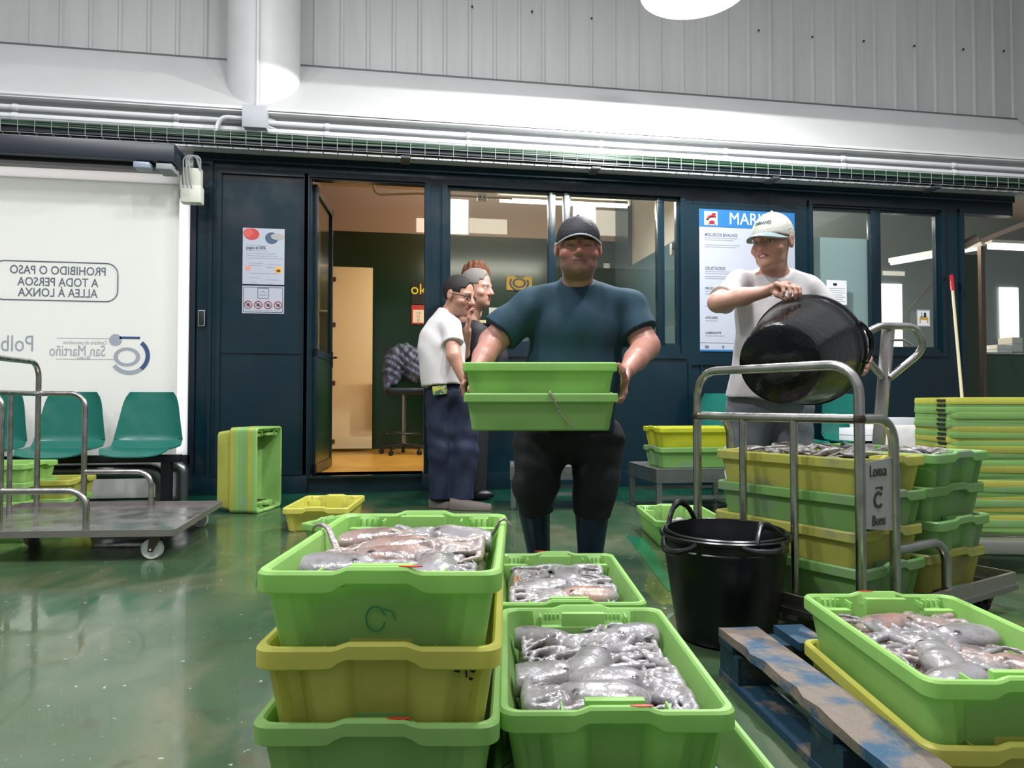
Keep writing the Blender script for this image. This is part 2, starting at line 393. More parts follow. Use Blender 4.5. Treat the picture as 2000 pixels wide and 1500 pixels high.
# window with sliding sashes in front of the office
def window(name, x0, x1, z0, z1, splits, yy):
    r = struct(empty(name, (0, 0, 0)))
    f = MB()
    f.box(x0, x0+.03, yy, yy+.05, z0, z1); f.box(x1-.03, x1, yy, yy+.05, z0, z1); f.box(x0+.03, x1-.03, yy, yy+.05, z0, z0+.03); f.box(x0+.03, x1-.03, yy, yy+.05, z1-.025, z1)
    for a, b in splits: f.box(a, b, yy-.015, yy+.05, z0, z1, bev=.004)
    f.build('window_frame', M_blue, r)
    MB().box(x0+.03, x1-.03, yy+.02, yy+.026, z0+.03, z1-.025).build('pane', M_glass, r)
    return r
window('window_1', XA0, XA1, ZB, ZA1, [(wx(1072), wx(1086)), (wx(1102), wx(1116)), (wx(1286), wx(1300))], YW+.02)
window('window_2', XB0, XB1, ZB, ZB1, [(wx(1706), wx(1725))], YW+.02)
# ------------------------------------------------------------------ above the partition: strip, tray, pipes, sloped panels, sheeting
def zl(px, py, Y): return V(px, py, Y).z
zb = zl(1000, 250, 6.36)
struct(MB().box(-6.5, 7, 6.40, 6.52, ZT+.01, zb).build('wall_beam', M_beam))
P1z, P2z = zl(1000, 264, 6.35), zl(1000, 281, 6.34)
for nm, z, r, lab in (('conduit_pipe', P1z, .022, 'thin white pipe running just under the sloped white panels'), ('conduit_pipe', P2z, .034, 'thicker white pipe running just above the wire cable tray')):
    t = empty(nm, (0, 6.36, z), 0, lab, 'pipe')
    m = MB().tube([(-6.5, 0, 0), (7, 0, 0)], r, 14)
    m.build('pipe', M_pipe, t)
    c = MB(); c.tube([(-.018, 0, 0), (.018, 0, 0)], r+.006, 14); c.box(-.008, .008, r, .040, -.006, .006); cme = c.mesh('clamp')
    for x in np.arange(-5.6, 6.5, 1.25): link('clamp', cme, M_pipe, t, (float(x), 0, 0))
struct(MB().box(X_L+.02, 7, 6.40, YW+.05, ZT, ZT+.035).build('trim_4', mat('pale_strip', '#bfc2c8', rough=.5)))
struct(MB().box(X_L+.02, 7, 6.385, 6.40, ZT+.0, ZT+.075, bev=.003).build('trim_5', mat('pale_strip2', '#b4b7bd', rough=.5)))
# sloped panels
Yp0, Yp1 = 6.30, 6.94
Zp0 = zl(1000, 241, Yp0); Zp1 = zl(1000, 153, Yp1)
struct(MB().rings([[(x, Yp0, Zp0), (x, Yp1, Zp1), (x, Yp1, Zp1+.02), (x, Yp0, Zp0+.02)] for x in (-6.5, wx(1992, Yp1))]).build('trim_6', M_white_sheet))
lp = MB().box(-6.5, 7, Yp0-.012, Yp0, zb+.012, Zp0+.018); lp.box(-6.5, 7, Yp0, 6.42, zb-.004, zb+.01)
struct(lp.build('trim_7', mat('panel_lip', '#cfd0d0', rough=.4)))
jm = MB()
def pt_panel(px, py):   # point on the sloped panel seen at a pixel
    best = None
    for k in range(201):
        s_ = k/200; Y = Yp0+(Yp1-Yp0)*s_; v = V(px, py, Y); e = abs(v.z-(Zp0+(Zp1-Zp0)*s_))
        if best is None or e < best[0]: best = (e, v.x)
    return best[1]
for px, py in ((110, 130), (384, 155), (704, 180), (1400, 225), (1610, 240)):
    x = pt_panel(px, py)
    d = Vector((0, Yp1-Yp0, Zp1-Zp0)).normalized()
    jm.bar((x, Yp0-.002, Zp0-.002), (x, Yp1, Zp1-.004), .008, .006)
jm.box(-6.5, 7, Yp1-.03, Yp1-.015, Zp1-.02, Zp1+.006)
struct(jm.build('trim_8', mat('dark_joint', '#5b5c5e', rough=.6)))
# corrugated sheeting
m = MB(); xs = []; x = -6.5; i = 0
prof = []
while x < 7.5:
    prof += [(x, 0), (x+.20, 0), (x+.215, .014), (x+.235, .014), (x+.25, 0)]; x += .25
m.rings([[(px_, Yp1+.02-h, z) for px_, h in prof] for z in (Zp1-.05, 6.2)], close=False, cap0=False, cap1=False)
struct(m.build('wall_upper', M_corr, ang=12))
# far right corner of the upper wall
struct(MB().box(wx(1993, Yp1), 8, 5.9, Yp1+.02, Zp0-.2, 6.2).build('wall_right', M_corr))
screws = MB()
for k, (px, py) in enumerate([(921, 1), (1040, 11), (1158, 25), (1489, 49), (1595, 62), (1697, 70), (1797, 80), (1894, 87), (1974, 90)]):
    v = V(px, py, Yp1); screws.sphere((v.x, Yp1+.004, v.z), .012, 8)
struct(screws.build('trim_9', M_dark))
# round pillar with conduit and junction box
cx = V(510, 120, 6.66)
pil = empty('round_pillar', (cx.x, 6.66, 0)); struct(pil); pil['kind'] = 'structure'
m = MB().lathe([(.315, 3.2), (.315, 6.3)], seg=56); m.build('trim', mat('pillar_coating', '#cbcaca', rough=.45, var=(2, '#c0bfbf', .4, .7)), pil)
pil.name = 'wall_pillar'
t = empty('junction_box', (wx(495, 6.28), 6.27, zl(495, 228, 6.28)), 0, 'grey metal junction box under the round white pillar', 'electrical box')
MB().box(-.095, .095, -.06, .07, -.09, .09, bev=.008).build('box_body', mat('box_grey', '#aeb1b6', rough=.4), t)
MB().box(-.10, .10, -.068, -.058, -.095, .095, bev=.003).build('lid', mat('box_lid', '#a4a7ad', rough=.4), t)
o = MB().tube([(0, 0, 0), (0, 0, 2.9)], .012, 10).build('vertical_conduit', M_pipe, None, (wx(497, 6.33), 6.325, zl(495, 205, 6.33)))
tag(o, 'thin white conduit running up the front of the round pillar', 'pipe')
# curved branch pipe beside the box
pts = fillet([V(470, 226, 6.30), V(425, 222, 6.30), V(412, 262, 6.30)], .08)
tag(MB().tube(pts, .02, 10).build('branch_pipe', M_pipe), 'short bent pipe left of the grey junction box', 'pipe')
# cable tray
tz = zl(1000, 300, 6.25)
t = empty('cable_tray', (0, 6.25, tz), 0, 'long wire basket cable tray with green cables above the offices', 'cable tray')
m = MB()
for dy, dz in ((-.06, .06), (-.06, 0), (-.06, -.06), (.06, .06), (.06, -.06), (0, -.06)): m.tube([(-6.5, dy, dz), (7, dy, dz)], .0032, 5)
for x in np.arange(-6.5, 7, .125): m.tube([(x, -.06, .065), (x, -.06, -.06), (x, .06, -.06), (x, .06, .065)], .0026, 5)
m.build('wire_basket', M_steel_w, t)
m = MB()
for k in range(9):
    y = -.048+.006*(k % 3); pts = [(x, y+.004*math.sin(x*2+k), .0+.010*(k//2)+.008*math.sin(x*1.7+k*2)) for x in np.arange(-6.5, 7.1, .3)]
    m.tube(pts, .010, 6)
m.build('cable_bundle', mat('green_cable', '#12381f', rough=.5), t)
m = MB()
for k in range(6):
    y = -.044+.018*k; m.tube([(x, y, -.038+.022*(k % 2)+.003*math.sin(x*2.7+k*2)) for x in np.arange(-6.5, 7.1, .3)], .015, 6)
m.build('dark_cable', mat('dark_cable', '#0d1722', rough=.4), t)
for px, py in ((790, 300), (1163, 322), (1515, 343), (1830, 357)):
    v = V(px, py, 6.28); MB().box(v.x-.04, v.x+.04, -.03, .14, -.085, -.064).build('tray_bracket', mat('tray_bracket', '#5d6068', rough=.6, metal=.3), t)
# ------------------------------------------------------------------ glazed entrance at the left: header, frosted leaf, bright strip
YG = 6.34
GX1 = wx(345, YG); z1 = wz(200, 322, YG)
dr = struct(empty('door_1', (0, 0, 0)))
M_frost = mat('frosted_film', '#e8e9e5', rough=.12, transl=.55)
MB().box(-6.5, GX1, YG, YG+.012, wz(250, 972, YG), z1-.12).build('frosted_pane', M_frost, dr)
MB().box(-6.5, GX1, YG, YG+.012, z1-.12, z1).build('clear_pane', mat('frosted_clear', '#f2f0ee', rough=.15, transl=.75), dr)
MB().box(-6.5, GX1, YG-.01, YG+.02, wz(250, 978, YG)-.02, wz(250, 972, YG)).build('bottom_rail', M_dark, dr)
struct(MB().box(GX1-.1, X_L+.03, YW-.02, YW+.0, wz(360, 888), wz(360, 386)).build('window_3', mat('white_lit_pane', '#ffffff', rough=.3, transl=.9)))
q = MB(); q.box(-6.5, X_L+.0, YW-.03, YW+.06, wz(360, 905), wz(360, 888)); q.box(X_L-.14, X_L+.02, YW-.03, YW+.06, wz(360, 386), wz(360, 370)); q.box(-6.5, X_L+.02, YW-.03, YW+.06, 0, .06)
q.box(X_L-.02, X_L+.03, YW-.03, YW+.06, 0, wz(360, 370)); q.box(GX1-.02, X_L, YW-.02, YW+.05, 0.06, wz(360, 905))
struct(q.build('trim_10', mat('dark_navy_frame', '#0e1a24', rough=.3)))
struct(MB().box(X_L-.16, X_L+.02, YW-.0, YW+.05, wz(360, 370), wz(360, 290)).build('wall_small', mat('pale_infill', '#c9ccc2', rough=.5)))
hd = empty('door_operator', (0, 0, 0), 0, 'long dark sliding door operator beam above the frosted glass', 'door operator')
HX1 = wx(335, 6.0)
MB().box(-6.5, HX1, 6.0, 6.35, wz(200, 305, 6.0), wz(200, 268, 6.0), bev=.01).build('housing', mat('operator_dark', '#1c242e', rough=.35), hd)
MB().box(-6.5, HX1-.02, 6.08, 6.16, wz(200, 312, 6.0), wz(200, 305, 6.0)).build('rail', M_dark, hd)
MB().box(HX1-.14, HX1-.02, 6.0, 6.2, wz(200, 313, 6.0)-.03, wz(200, 305, 6.0)-.015, bev=.006).build('sensor', M_grey, hd)
MB().box(HX1-.30, HX1-.18, 5.97, 6.1, wz(200, 313, 6.0)-.035, wz(200, 305, 6.0)-.02, bev=.006).build('sensor', mat('sensor_grey', '#8a98a6', rough=.3), hd)
# square cable box beside operator
t = empty('cable_box', (wx(367, 6.2), 6.25, 2.75), 0, 'pale plastic cable box with looped grey cables by the door operator', 'electrical box')
MB().box(-.075, .075, -.03, .05, -.26, .02, bev=.01).build('box_body', mat('pale_box', '#b9bcae', rough=.5), t)
MB().box(-.085, .085, -.05, .06, -.28, -.13, bev=.02).build('box_cover', mat('pale_box2', '#c6c9bd', rough=.5), t)
m = MB()
for k in range(3): m.tube(fillet([(-.05+.03*k, -.05, -.16), (-.06+.02*k, -.06, .1), (.04+.02*k, -.06, .12), (.07, -.02, -.02)], .06), .006, 6)
m.build('cable', M_grey, t)
# mirrored print on the frosted glass (read from behind)
M_ink = mat('grey_ink', '#5d6672', rough=.5); M_ink2 = mat('blue_ink', '#3b4f78', rough=.5); M_ink3 = mat('pale_ink', '#9aa0aa', rough=.5)
pr = empty('door_print', (0, 0, 0), 0, 'mirrored grey no entry lettering and logos on the frosted glass', 'sign')
yt = YG-.002
for s_, py in (('PROHIBIDO O PASO', 528), ('A TODA PERSOA', 551), ('ALLEA Á LONXA', 572)):
    v = V(110, py, yt); text(s_, .10, M_ink, pr, v, mirror=True, sx=.80, bold=.001)
def rrect(x0, x1, z0, z1, r, n=6):
    out = []
    for cx_, cz_, a0 in ((x1-r, z1-r, 0), (x0+r, z1-r, 90), (x0+r, z0+r, 180), (x1-r, z0+r, 270)):
        for k in range(n+1): a = R(a0+90*k/n); out.append((cx_+r*math.cos(a), cz_+r*math.sin(a)))
    return out
a = V(-20, 508, yt); b = V(227, 589, yt)
MB().tube([(x, yt, z) for x, z in rrect(a.x, b.x, b.z, wz(227, 514, yt), .09)], .005, 6, closed=True).build('border', M_ink, pr)
v = V(150, 686, yt); text('San Martiño', .13, M_ink3, pr, v, mirror=True, sx=.68)
v = V(165, 669, yt); text('Confraría de pescadores', .045, M_ink3, pr, v, mirror=True, sx=.75)
v = V(162, 697, yt); text('Bueu', .05, M_ink3, pr, V(162, 699, yt), mirror=True)
text('Polbo', .19, M_ink3, pr, V(22, 672, yt), mirror=True, sx=.75)
m = MB()
for py in (660, 701): a = V(108, py, yt); b = V(222, py, yt); m.box(a.x, b.x, yt-.001, yt, a.z-.002, a.z+.002)
m.build('rule', M_ink3, pr)
c = V(252, 690, yt)
def arcband(m, cx_, cz_, r0, r1, a0, a1, sx_=1, n=16, y=yt):
    o_ = [(cx_+sx_*r1*math.cos(R(a0+(a1-a0)*k/n)), cz_+r1*math.sin(R(a0+(a1-a0)*k/n))) for k in range(n+1)]
    i_ = [(cx_+sx_*r0*math.cos(R(a0+(a1-a0)*k/n)), cz_+r0*math.sin(R(a0+(a1-a0)*k/n))) for k in range(n, -1, -1)]
    for k in range(n): 
        q4 = [o_[k], o_[k+1], i_[n-k-1], i_[n-k]]
        m.rings([[(p_[0], y, p_[1]) for p_ in q4], [(p_[0], y-.0015, p_[1]) for p_ in q4]])
m = MB(); arcband(m, c.x, c.z-.02, .125, .16, -50, 50); m.box(c.x-.08, c.x+.08, yt-.0015, yt, c.z+.12, c.z+.14); m.build('logo_mark', M_ink2, pr)
m = MB(); arcband(m, c.x-.02, c.z-.03, .055, .08, 0, 360, 1.3); arcband(m, c.x-.11, c.z+.11, .0, .05, 0, 360); arcband(m, c.x, c.z-.02, .125, .16, 215, 310); m.build('logo_mark', M_ink3, pr)
# bottom pipes guarding the glass
def guard(name, pts, r, label):
    tag(MB().tube(fillet(pts, .22, 8), r, 16).build(name, mat('guard_steel', '#76787a', rough=.35, metal=.9)), label, 'guard rail')
yg = 6.05
guard('pipe_guard', [(-5.5, yg, V(200, 920, yg).z), (wx(322, yg), yg, V(200, 920, yg).z), (wx(322, yg), yg, 0)], .062, 'long steel pipe guard under the green seats left')
guard('pipe_guard', [(wx(330, 6.3), 6.3, V(200, 920, yg).z+.01), (wx(358, 6.3), 6.3, V(200, 920, yg).z+.01), (wx(358, 6.3), 6.3, 0)], .05, 'short bent pipe guard end at the corner of the blue wall')
# lock plate on the wall
t = empty('lock_plate', V(392, 621, YW-.03), 0, 'small black lock plate with pale rim at left of blue wall', 'lock')
MB().box(-.028, .028, -.008, 0, -.07, .07, bev=.004).build('rim', M_grey, t); MB().box(-.022, .022, -.012, -.004, -.063, .063, bev=.003).build('plate', M_black, t)

# ------------------------------------------------------------------ office behind the partition
XO0, XO1, YO, ZC = -1.05, 3.30, 10.3, 3.9
M_ochre = mat('ochre_office_floor', '#b48636', rough=.3, var=(4, '#9a7434', .5, .75))
M_ceil = mat('office_ceiling', '#c9b48e', rough=.6); M_pink = mat('office_upper_wall', '#cdb9b2', rough=.35)
struct(MB().box(XO0, XO1, T1, YO, ZS-.05, ZS).build('floor', M_ochre))
struct(MB().box(XO0, XO1, Yp1+.1, YO+.1, ZC, ZC+.05).build('ceiling', M_ceil))
zg = V(740, 452, YO).z
struct(MB().box(XO0, XO1, YO, YO+.08, ZS, zg).build('wall_back', M_green_in))
struct(MB().box(XO0, XO1, YO, YO+.08, zg, ZC).build('wall_back', M_pink))
struct(MB().box(XO0-.08, XO0, T1, YO, ZS, ZC).build('wall_left', M_pink))
M_bluegrey = mat('blue_grey_partition', '#47606a', rough=.25)
q = MB(); q.box(XO1, XO1+.06, T1, YO, ZS, 2.75); q.box(XO1, XO1+.06, 7.06, 7.3, 2.75, ZC); q.box(XO1, XO1+.06, 9.7, YO, 2.75, ZC); struct(q.build('wall_middle', M_bluegrey))
struct(MB().box(XO1+.06, XO1+.07, 7.06, YO, 2.2, ZC).build('wall_middle', mat('side_room_wall', '#b8b6b2', rough=.5)))
struct(MB().box(XO0, XO1+3.7, Yp1+.03, Yp1+.12, 3.3, 3.95).build('wall_lintel', M_ceil))
# bright high windows in the office back wall
t = struct(empty('window_4', (0, 0, 0)))
M_day = mat('daylit_window', '#fff6ec', rough=.4, emit=1.6); M_day2 = mat('daylit_window_dim', '#f0e2d2', rough=.4, emit=.55)
def vrect(p0, p1, Y): a = V(p0[0], p0[1], Y); b = V(p1[0], p1[1], Y); return min(a.x, b.x), max(a.x, b.x), min(a.z, b.z), max(a.z, b.z)
def panel(name, p0, p1, Y, m, par=None, th=.01):
    x0, x1, z0, z1 = vrect(p0, p1, Y); return MB().box(x0, x1, Y-th, Y, z0, z1).build(name, m, par)
panel('pane', (870, 386), (914, 456), YO, M_day, t); panel('pane', (916, 424), (990, 456), YO, M_day2, t)
panel('pane', (812, 424), (829, 452), YO, M_day2, t); panel('pane', (1120, 400), (1164, 460), YO, M_day, t); panel('pane', (1165, 408), (1226, 460), YO, M_day2, t)
# tube lamp and its conduit
def tube_lamp(name, p0, p1, Y, label, e=3.5, r=.02, col='#fff3d8'):
    a = V(p0[0], p0[1], Y); b = V(p1[0], p1[1], Y)
    t = empty(name, (a+b)/2, 0, label, 'lamp'); a -= t.location; b -= t.location
    MB().box(min(a.x, b.x)-.05, max(a.x, b.x)+.05, -.03, .03, .03, .085, bev=.005).build('lamp_body', M_white, t)
    MB().tube([a, (b.x, a.y, a.z)], r*1.4, 12).build('lamp_tube', mat('lamp_tube_'+col, col, emit=e), t)
    for x in (min(a.x, b.x)-.03, max(a.x, b.x)+.03): MB().box(x-.01, x+.01, -.03, .03, -.03, .03).build('end_cap', M_white, t)
    for x in (a.x*.7, b.x*.7): MB().tube([(x, 0, .08), (x, 0, 3.9-t.location.z)], .005, 6).build('suspension_rod', M_pipe, t)
    return t
tube_lamp('fluorescent_lamp', (976, 388), (1226, 388), 8.4, 'glowing fluorescent tube lamp in the office behind the sliding window', 4)
pts = fillet([V(726, 352, 7.6), V(730, 378, 7.6), V(815, 375, 7.6), V(1000, 385, 7.6)], .1)
tag(MB().tube(pts, .014, 8).build('ceiling_conduit', mat('cream_conduit', '#b8a684', rough=.5)), 'cream conduit pipe below the office ceiling seen through the doorway', 'pipe')
t = empty('socket_box', V(941, 383, 7.58), 0, 'small grey box with two black sockets on the office conduit', 'electrical box')
MB().box(-.05, .05, -.03, .03, -.04, .04, bev=.005).build('box_body', M_white, t)
for s_ in (-1, 1): MB().disc((s_*.022, 0), .012, .012, .004, Matrix.Translation((0, -.031, 0)) @ Matrix.Rotation(R(90), 4, 'X'), 14).build('socket', M_black, t)
# open door leaf
hx = X_D0+.02
dl = struct(empty('door_2', (hx, T1, ZS)))
e = V(645, 700, 7.50); ang = math.atan2(e.y-T1, e.x-hx); W_ = math.hypot(e.y-T1, e.x-hx); dl.rotation_euler = (0, 0, ang)
H_ = ZD-ZS-.02; zp = 1.12
m = MB(); m.box(0, .07, -.02, .02, .01, H_); m.box(W_-.07, W_, -.02, .02, .01, H_); m.box(0, W_, -.02, .02, H_-.07, H_); m.box(0, W_, -.02, .02, zp-.04, zp+.03); m.box(0, W_, -.02, .02, .01, .1)
m.build('door_frame', M_blue, dl); MB().box(.07, W_-.07, -.012, .012, .1, zp-.04).build('door_panel', M_green_in, dl)
MB().box(.07, W_-.07, -.004, .004, zp+.03, H_-.07).build('pane', M_glass, dl)
m = MB().tube(fillet([(W_-.035, -.02, zp+.0), (W_-.035, -.07, zp), (W_-.15, -.07, zp)], .02), .009, 8); m.box(W_-.05, W_-.02, -.03, -.02, zp-.1, zp+.06); m.build('door_handle', M_black, dl)
# storage cabinet with its door open
t = empty('storage_cabinet', (XO0+.01, 9.8, ZS), 0, 'tall cream storage cabinet with one door standing open in the office', 'cabinet')
M_cream = mat('cream_laminate', '#dcc79c', rough=.4)
za = V(690, 876, 9.8).z-ZS; zb2 = V(690, 521, 9.8).z-ZS; xa = V(648, 700, 9.8).x-t.location.x; xb = V(727, 700, 9.8).x-t.location.x
m = MB(); m.box(0, xa-.02, .0, .4, 0, .06); m.box(0, xa-.02, .38, .4, .06, zb2); m.box(0, xa-.02, 0, .4, zb2, zb2+.03)
for k in range(4): m.box(0, xa-.03, .0, .38, .06+k*(zb2-.06)/4, .08+k*(zb2-.06)/4)
m.box(0, .02, 0, .4, .06, zb2); m.build('cabinet_body', M_cream, t)
d_ = MB().box(xa, xb, -.012, .010, za, zb2, bev=.003).build('cabinet_door', M_cream, t)
for f_ in (.04, .68, .93, .36):
    MB().box(xa-.02, xa+.045, -.03, -.012, za+(zb2-za)*f_-.03, za+(zb2-za)*f_+.03, bev=.005).build('hinge', mat('hinge_metal', '#6b5a48', rough=.3, metal=1), d_)
# office stool with a jacket on it
sl = V(790, 880, 9.2); t = empty('office_stool', (sl.x, 9.2, ZS), 0, 'black high office stool with foot ring and castors beyond the doorway', 'stool')
zs = V(790, 762, 9.2).z-ZS
MB().box(-.25, .25, -.22, .22, zs-.06, zs+.03, bev=.03).build('seat', M_dark, t)
MB().box(-.24, .24, .20, .26, zs+.12, zs+.55, bev=.03).build('backrest', M_dark, t)
MB().tube([(0, 0, .1), (0, 0, zs-.05)], .03, 12).build('gas_post', mat('post_metal', '#9a9a9a', rough=.25, metal=1), t)
MB().tube([(.22*math.cos(a), .22*math.sin(a), .27) for a in np.linspace(0, 2*math.pi, 28, endpoint=False)], .011, 8, closed=True).build('foot_ring', M_dark, t)
for k in range(5):
    a = R(72*k+20); l_ = MB().tube([(0, 0, .12), (.15*math.cos(a), .15*math.sin(a), .11), (.3*math.cos(a), .3*math.sin(a), .075)], [.025, .02, .015], 8).build('leg', M_dark, t)
    MB().tube([(.3*math.cos(a)-.02*math.sin(a), .3*math.sin(a)+.02*math.cos(a), .032), (.3*math.cos(a)+.02*math.sin(a), .3*math.sin(a)-.02*math.cos(a), .032)], .031, 14).build('castor', M_black, l_)
S = SDF((-.36, -.34, -.35), (.36, .3, .42), .014)
S.ell((0, -.02, .15), (.24, .12, .18), .05).ell((-.13, -.06, 0), (.12, .12, .22), .06).ell((.12, -.06, .03), (.14, .12, .2), .06).cone((-.2, -.1, .1), (-.22, -.12, -.22), .07, .05, .04).cone((.2, -.08, .1), (.2, -.12, -.1), .07, .05, .04)
S.folds(.014, (70, 20, 90))
o = S.mesh('jacket', mat('dark_blue_jacket', '#2b3550', rough=.55, var=(14, '#56627e', .45, .62), bump=(25, .5))); o.location = (sl.x, 9.12, ZS+zs+.26)
tag(o, 'blue and grey crumpled jacket hung over the office stool', 'jacket')
# calendar, yellow emblem board, white printer boxes
t = empty('wall_calendar', V(815, 590, YO-.02), 0, 'black and red wall calendar with yellow ok drawing in the office', 'calendar')
x0, x1, z0, z1 = vrect((803, 551), (830, 594), YO-.02); l = t.location
MB().box(x0-l.x, x1-l.x, -.005, .01, z0-l.z, z1-l.z).build('picture_sheet', M_black, t)
x0, x1, z0b, z1b = vrect((803, 595), (830, 633), YO-.02)
MB().box(x0-l.x, x1-l.x, -.005, .01, z0b-l.z, z1b-l.z).build('date_sheet', mat('calendar_red', '#b8302a', rough=.5), t)
MB().box(x0-l.x+.02, x1-l.x-.02, -.009, -.004, z0b-l.z+.02, z1b-l.z-.07).build('date_field', mat('calendar_cream', '#f0e0c8', rough=.5), t)
text('ok', .22, mat('yellow_ink', '#f2e126', rough=.4), t, ((x0+x1)/2-l.x, -.008, z1-l.z-.1))
for k in range(4): text('1 8' if k == 0 else '15' if k == 1 else '22', .045, M_ink, t, ((x0+x1)/2-l.x, -.011, z1b-l.z-.12-.05*k))
t = empty('emblem_board', V(1014, 552, YO-.02), 0, 'yellow board with dark round boat emblem on the office wall', 'sign'); l = t.location
x0, x1, z0, z1 = vrect((989, 538), (1039, 567), YO-.02)
MB().box(x0-l.x, x1-l.x, -.006, .01, z0-l.z, z1-l.z).build('board', mat('ochre_board', '#c9a33c', rough=.5), t)
m = MB(); arcband(m, .0, -.0, .05, .075, 0, 360, 1.4, 20, -.008); arcband(m, .0, 0, .1, .125, 150, 385, 1.2, 20, -.008); m.box(-.06, .08, -.0095, -.008, .085, .1); m.build('emblem', M_dark, t)
t = empty('printer', V(992, 597, 9.9), 0, 'cream printer on the office shelf left of the man in blue', 'printer')
MB().box(-.18, .2, -.15, .2, -.06, .10, bev=.02).build('printer_body', mat('cream_plastic', '#e2d6b4', rough=.5), t); MB().box(-.14, .16, -.17, -.15, -.02, .03, bev=.005).build('tray', M_grey, t)
prn = t
t = empty('office_counter', (1.2, 9.6, ZS), 0, 'pale office counter with cupboards behind the sliding window', 'counter')
zc = V(960, 625, 9.6).z-ZS
prn.location.z = ZS+zc+.061
MB().box(-.55, 1.8, 0, .6, zc-.04, zc).build('worktop', mat('pale_top', '#cfc4a6', rough=.4), t); MB().box(-.5, 1.75, .05, .6, 0, zc-.04).build('cupboard', mat('cup_green', '#233a3a', rough=.4), t)
q = MB(); 
for k in range(4): q.box(-.48+k*.56, .06+k*.56, .03, .05, .05, zc-.08, bev=.004)
q.build('cupboard_door', mat('cup_green2', '#2a4444', rough=.35), t)
for k, (p0, p1, lab) in enumerate((((955, 600), (1005, 632), 'white paper sheet pinned low on the office wall left'), ((1262, 560), (1290, 628), 'tall white noticeboard sheet on the blue grey office wall'), ((1236, 582), (1256, 622), 'smaller white sheet beside the tall noticeboard sheet'), ((1180, 513), (1192, 523), 'tiny white card on the blue grey office wall'))):
    x0, x1, z0, z1 = vrect(p0, p1, YO-.03); tag(MB().box(x0, x1, YO-.03, YO-.02, z0, z1).build('notice_sheet', M_paper), lab, 'notice')
t = empty('wall_switch', V(1317, 485, 7.0), 0, 'white box with a red push button inside the right window edge', 'switch')
MB().box(-.03, .05, -.03, .03, -.06, .06, bev=.006).build('switch_box', M_white, t)
MB().sphere((-.02, -.035, 0), .014).build('push_button', mat('red_button', '#c02020', rough=.3), t)

# ------------------------------------------------------------------ side room behind the right windows
XR1 = 11.0
struct(MB().box(XO1+.06, XR1, T1, YO, ZS-.05, ZS).build('floor', mat('side_floor', '#6e6a5c', rough=.4)))
struct(MB().box(XO1+.06, XR1, Yp1+.1, YO+.1, ZC, ZC+.05).build('ceiling', mat('side_ceiling', '#cdbdaa', rough=.6)))
struct(MB().box(XO1+.06, XR1, YO, YO+.08, ZS, ZC).build('wall_back', mat('side_back', '#8f9a9a', rough=.4)))
struct(MB().box(XR1, XR1+.08, T1, YO, ZS, ZC).build('wall_side', mat('side_right', '#a9a8a4', rough=.5)))
t = struct(empty('window_5', (0, 0, 0))); panel('pane', (1724, 553), (1764, 690), YO-.02, M_day, t); panel('pane', (1727, 528), (1770, 538), YO-.02, M_day2, t)
x0, x1, z0, z1 = vrect((1594, 461), (1703, 690), YW+.11)
t = empty('partition_board', (0, 0, 0), 0, 'pale board standing right behind the narrow window pane', 'board'); MB().box(x0, x1, YW+.11, YW+.13, ZB-.1, z1).build('board', mat('pale_green_board', '#b6bfba', rough=.3), t)
t = empty('paper_notice', (0, 0, 0), 0, 'white printed notice with small dark emblem behind the window pane', 'notice')
x0, x1, z0, z1 = vrect((1617, 546), (1656, 595), YW+.015); MB().box(x0, x1, YW+.012, YW+.015, z0, z1).build('sheet', M_paper, t)
m = MB(); m.box((x0+x1)/2-.04, (x0+x1)/2-.0, YW+.010, YW+.013, z1-.055, z1-.03); m.build('emblem', M_dark, t)
m = MB(); 
for k in range(7): m.box(x0+.02, x1-.02-.03*(k % 2), YW+.0105, YW+.013, z1-.085-k*.022, z1-.08-k*.022)
m.build('print_line', M_ink3, t)
a_ = V(1742, 508, 8.6); t = empty('fluorescent_lamp', a_, 0, 'white tube lamp seen slanting behind the rightmost narrow window pane', 'lamp')
MB().bar((0, 0, 0), (.42, -1.1, .0), .07, .06).build('lamp_body', M_white, t); MB().tube([(.21, -.55, .03), (.21, -.55, 3.9-a_.z)], .005, 6).build('suspension_rod', M_pipe, t); MB().tube([(.0, -.02, -.045), (.42, -1.1, -.045)], .022, 10).build('lamp_tube', mat('cool_tube', '#fff8ee', emit=1.2), t)
# small yellow desk pictogram on the glass
t = empty('pictogram_sticker', V(1806, 621, YW-.004), 0, 'square white pictogram of a person at a yellow desk on the glass', 'sign')
MB().box(-.075, .075, -.002, 0, -.085, .085).build('sticker', M_paper, t)
MB().tube([(x, -.003, z) for x, z in rrect(-.07, .07, -.08, .08, .004, 1)], .0015, 4, closed=True).build('border', M_ink, t)
m = MB(); m.box(-.05, .05, -.0045, -.002, -.015, .008); m.box(-.05, -.037, -.0045, -.002, -.05, -.015); m.box(.037, .05, -.0045, -.002, -.05, -.015); m.build('desk_symbol', mat('desk_yellow', '#c39a30', rough=.5), t)
m = MB(); m.disc((.015, .045), .014, .014, .0025, Matrix.Translation((0, -.002, 0)) @ Matrix.Rotation(R(90), 4, 'X')); m.box(0, .03, -.0045, -.002, .01, .03); m.box(-.035, -.01, -.0045, -.002, .01, .018); m.box(-.027, -.022, -.0045, -.002, .018, .06); m.build('person_symbol', M_dark, t)

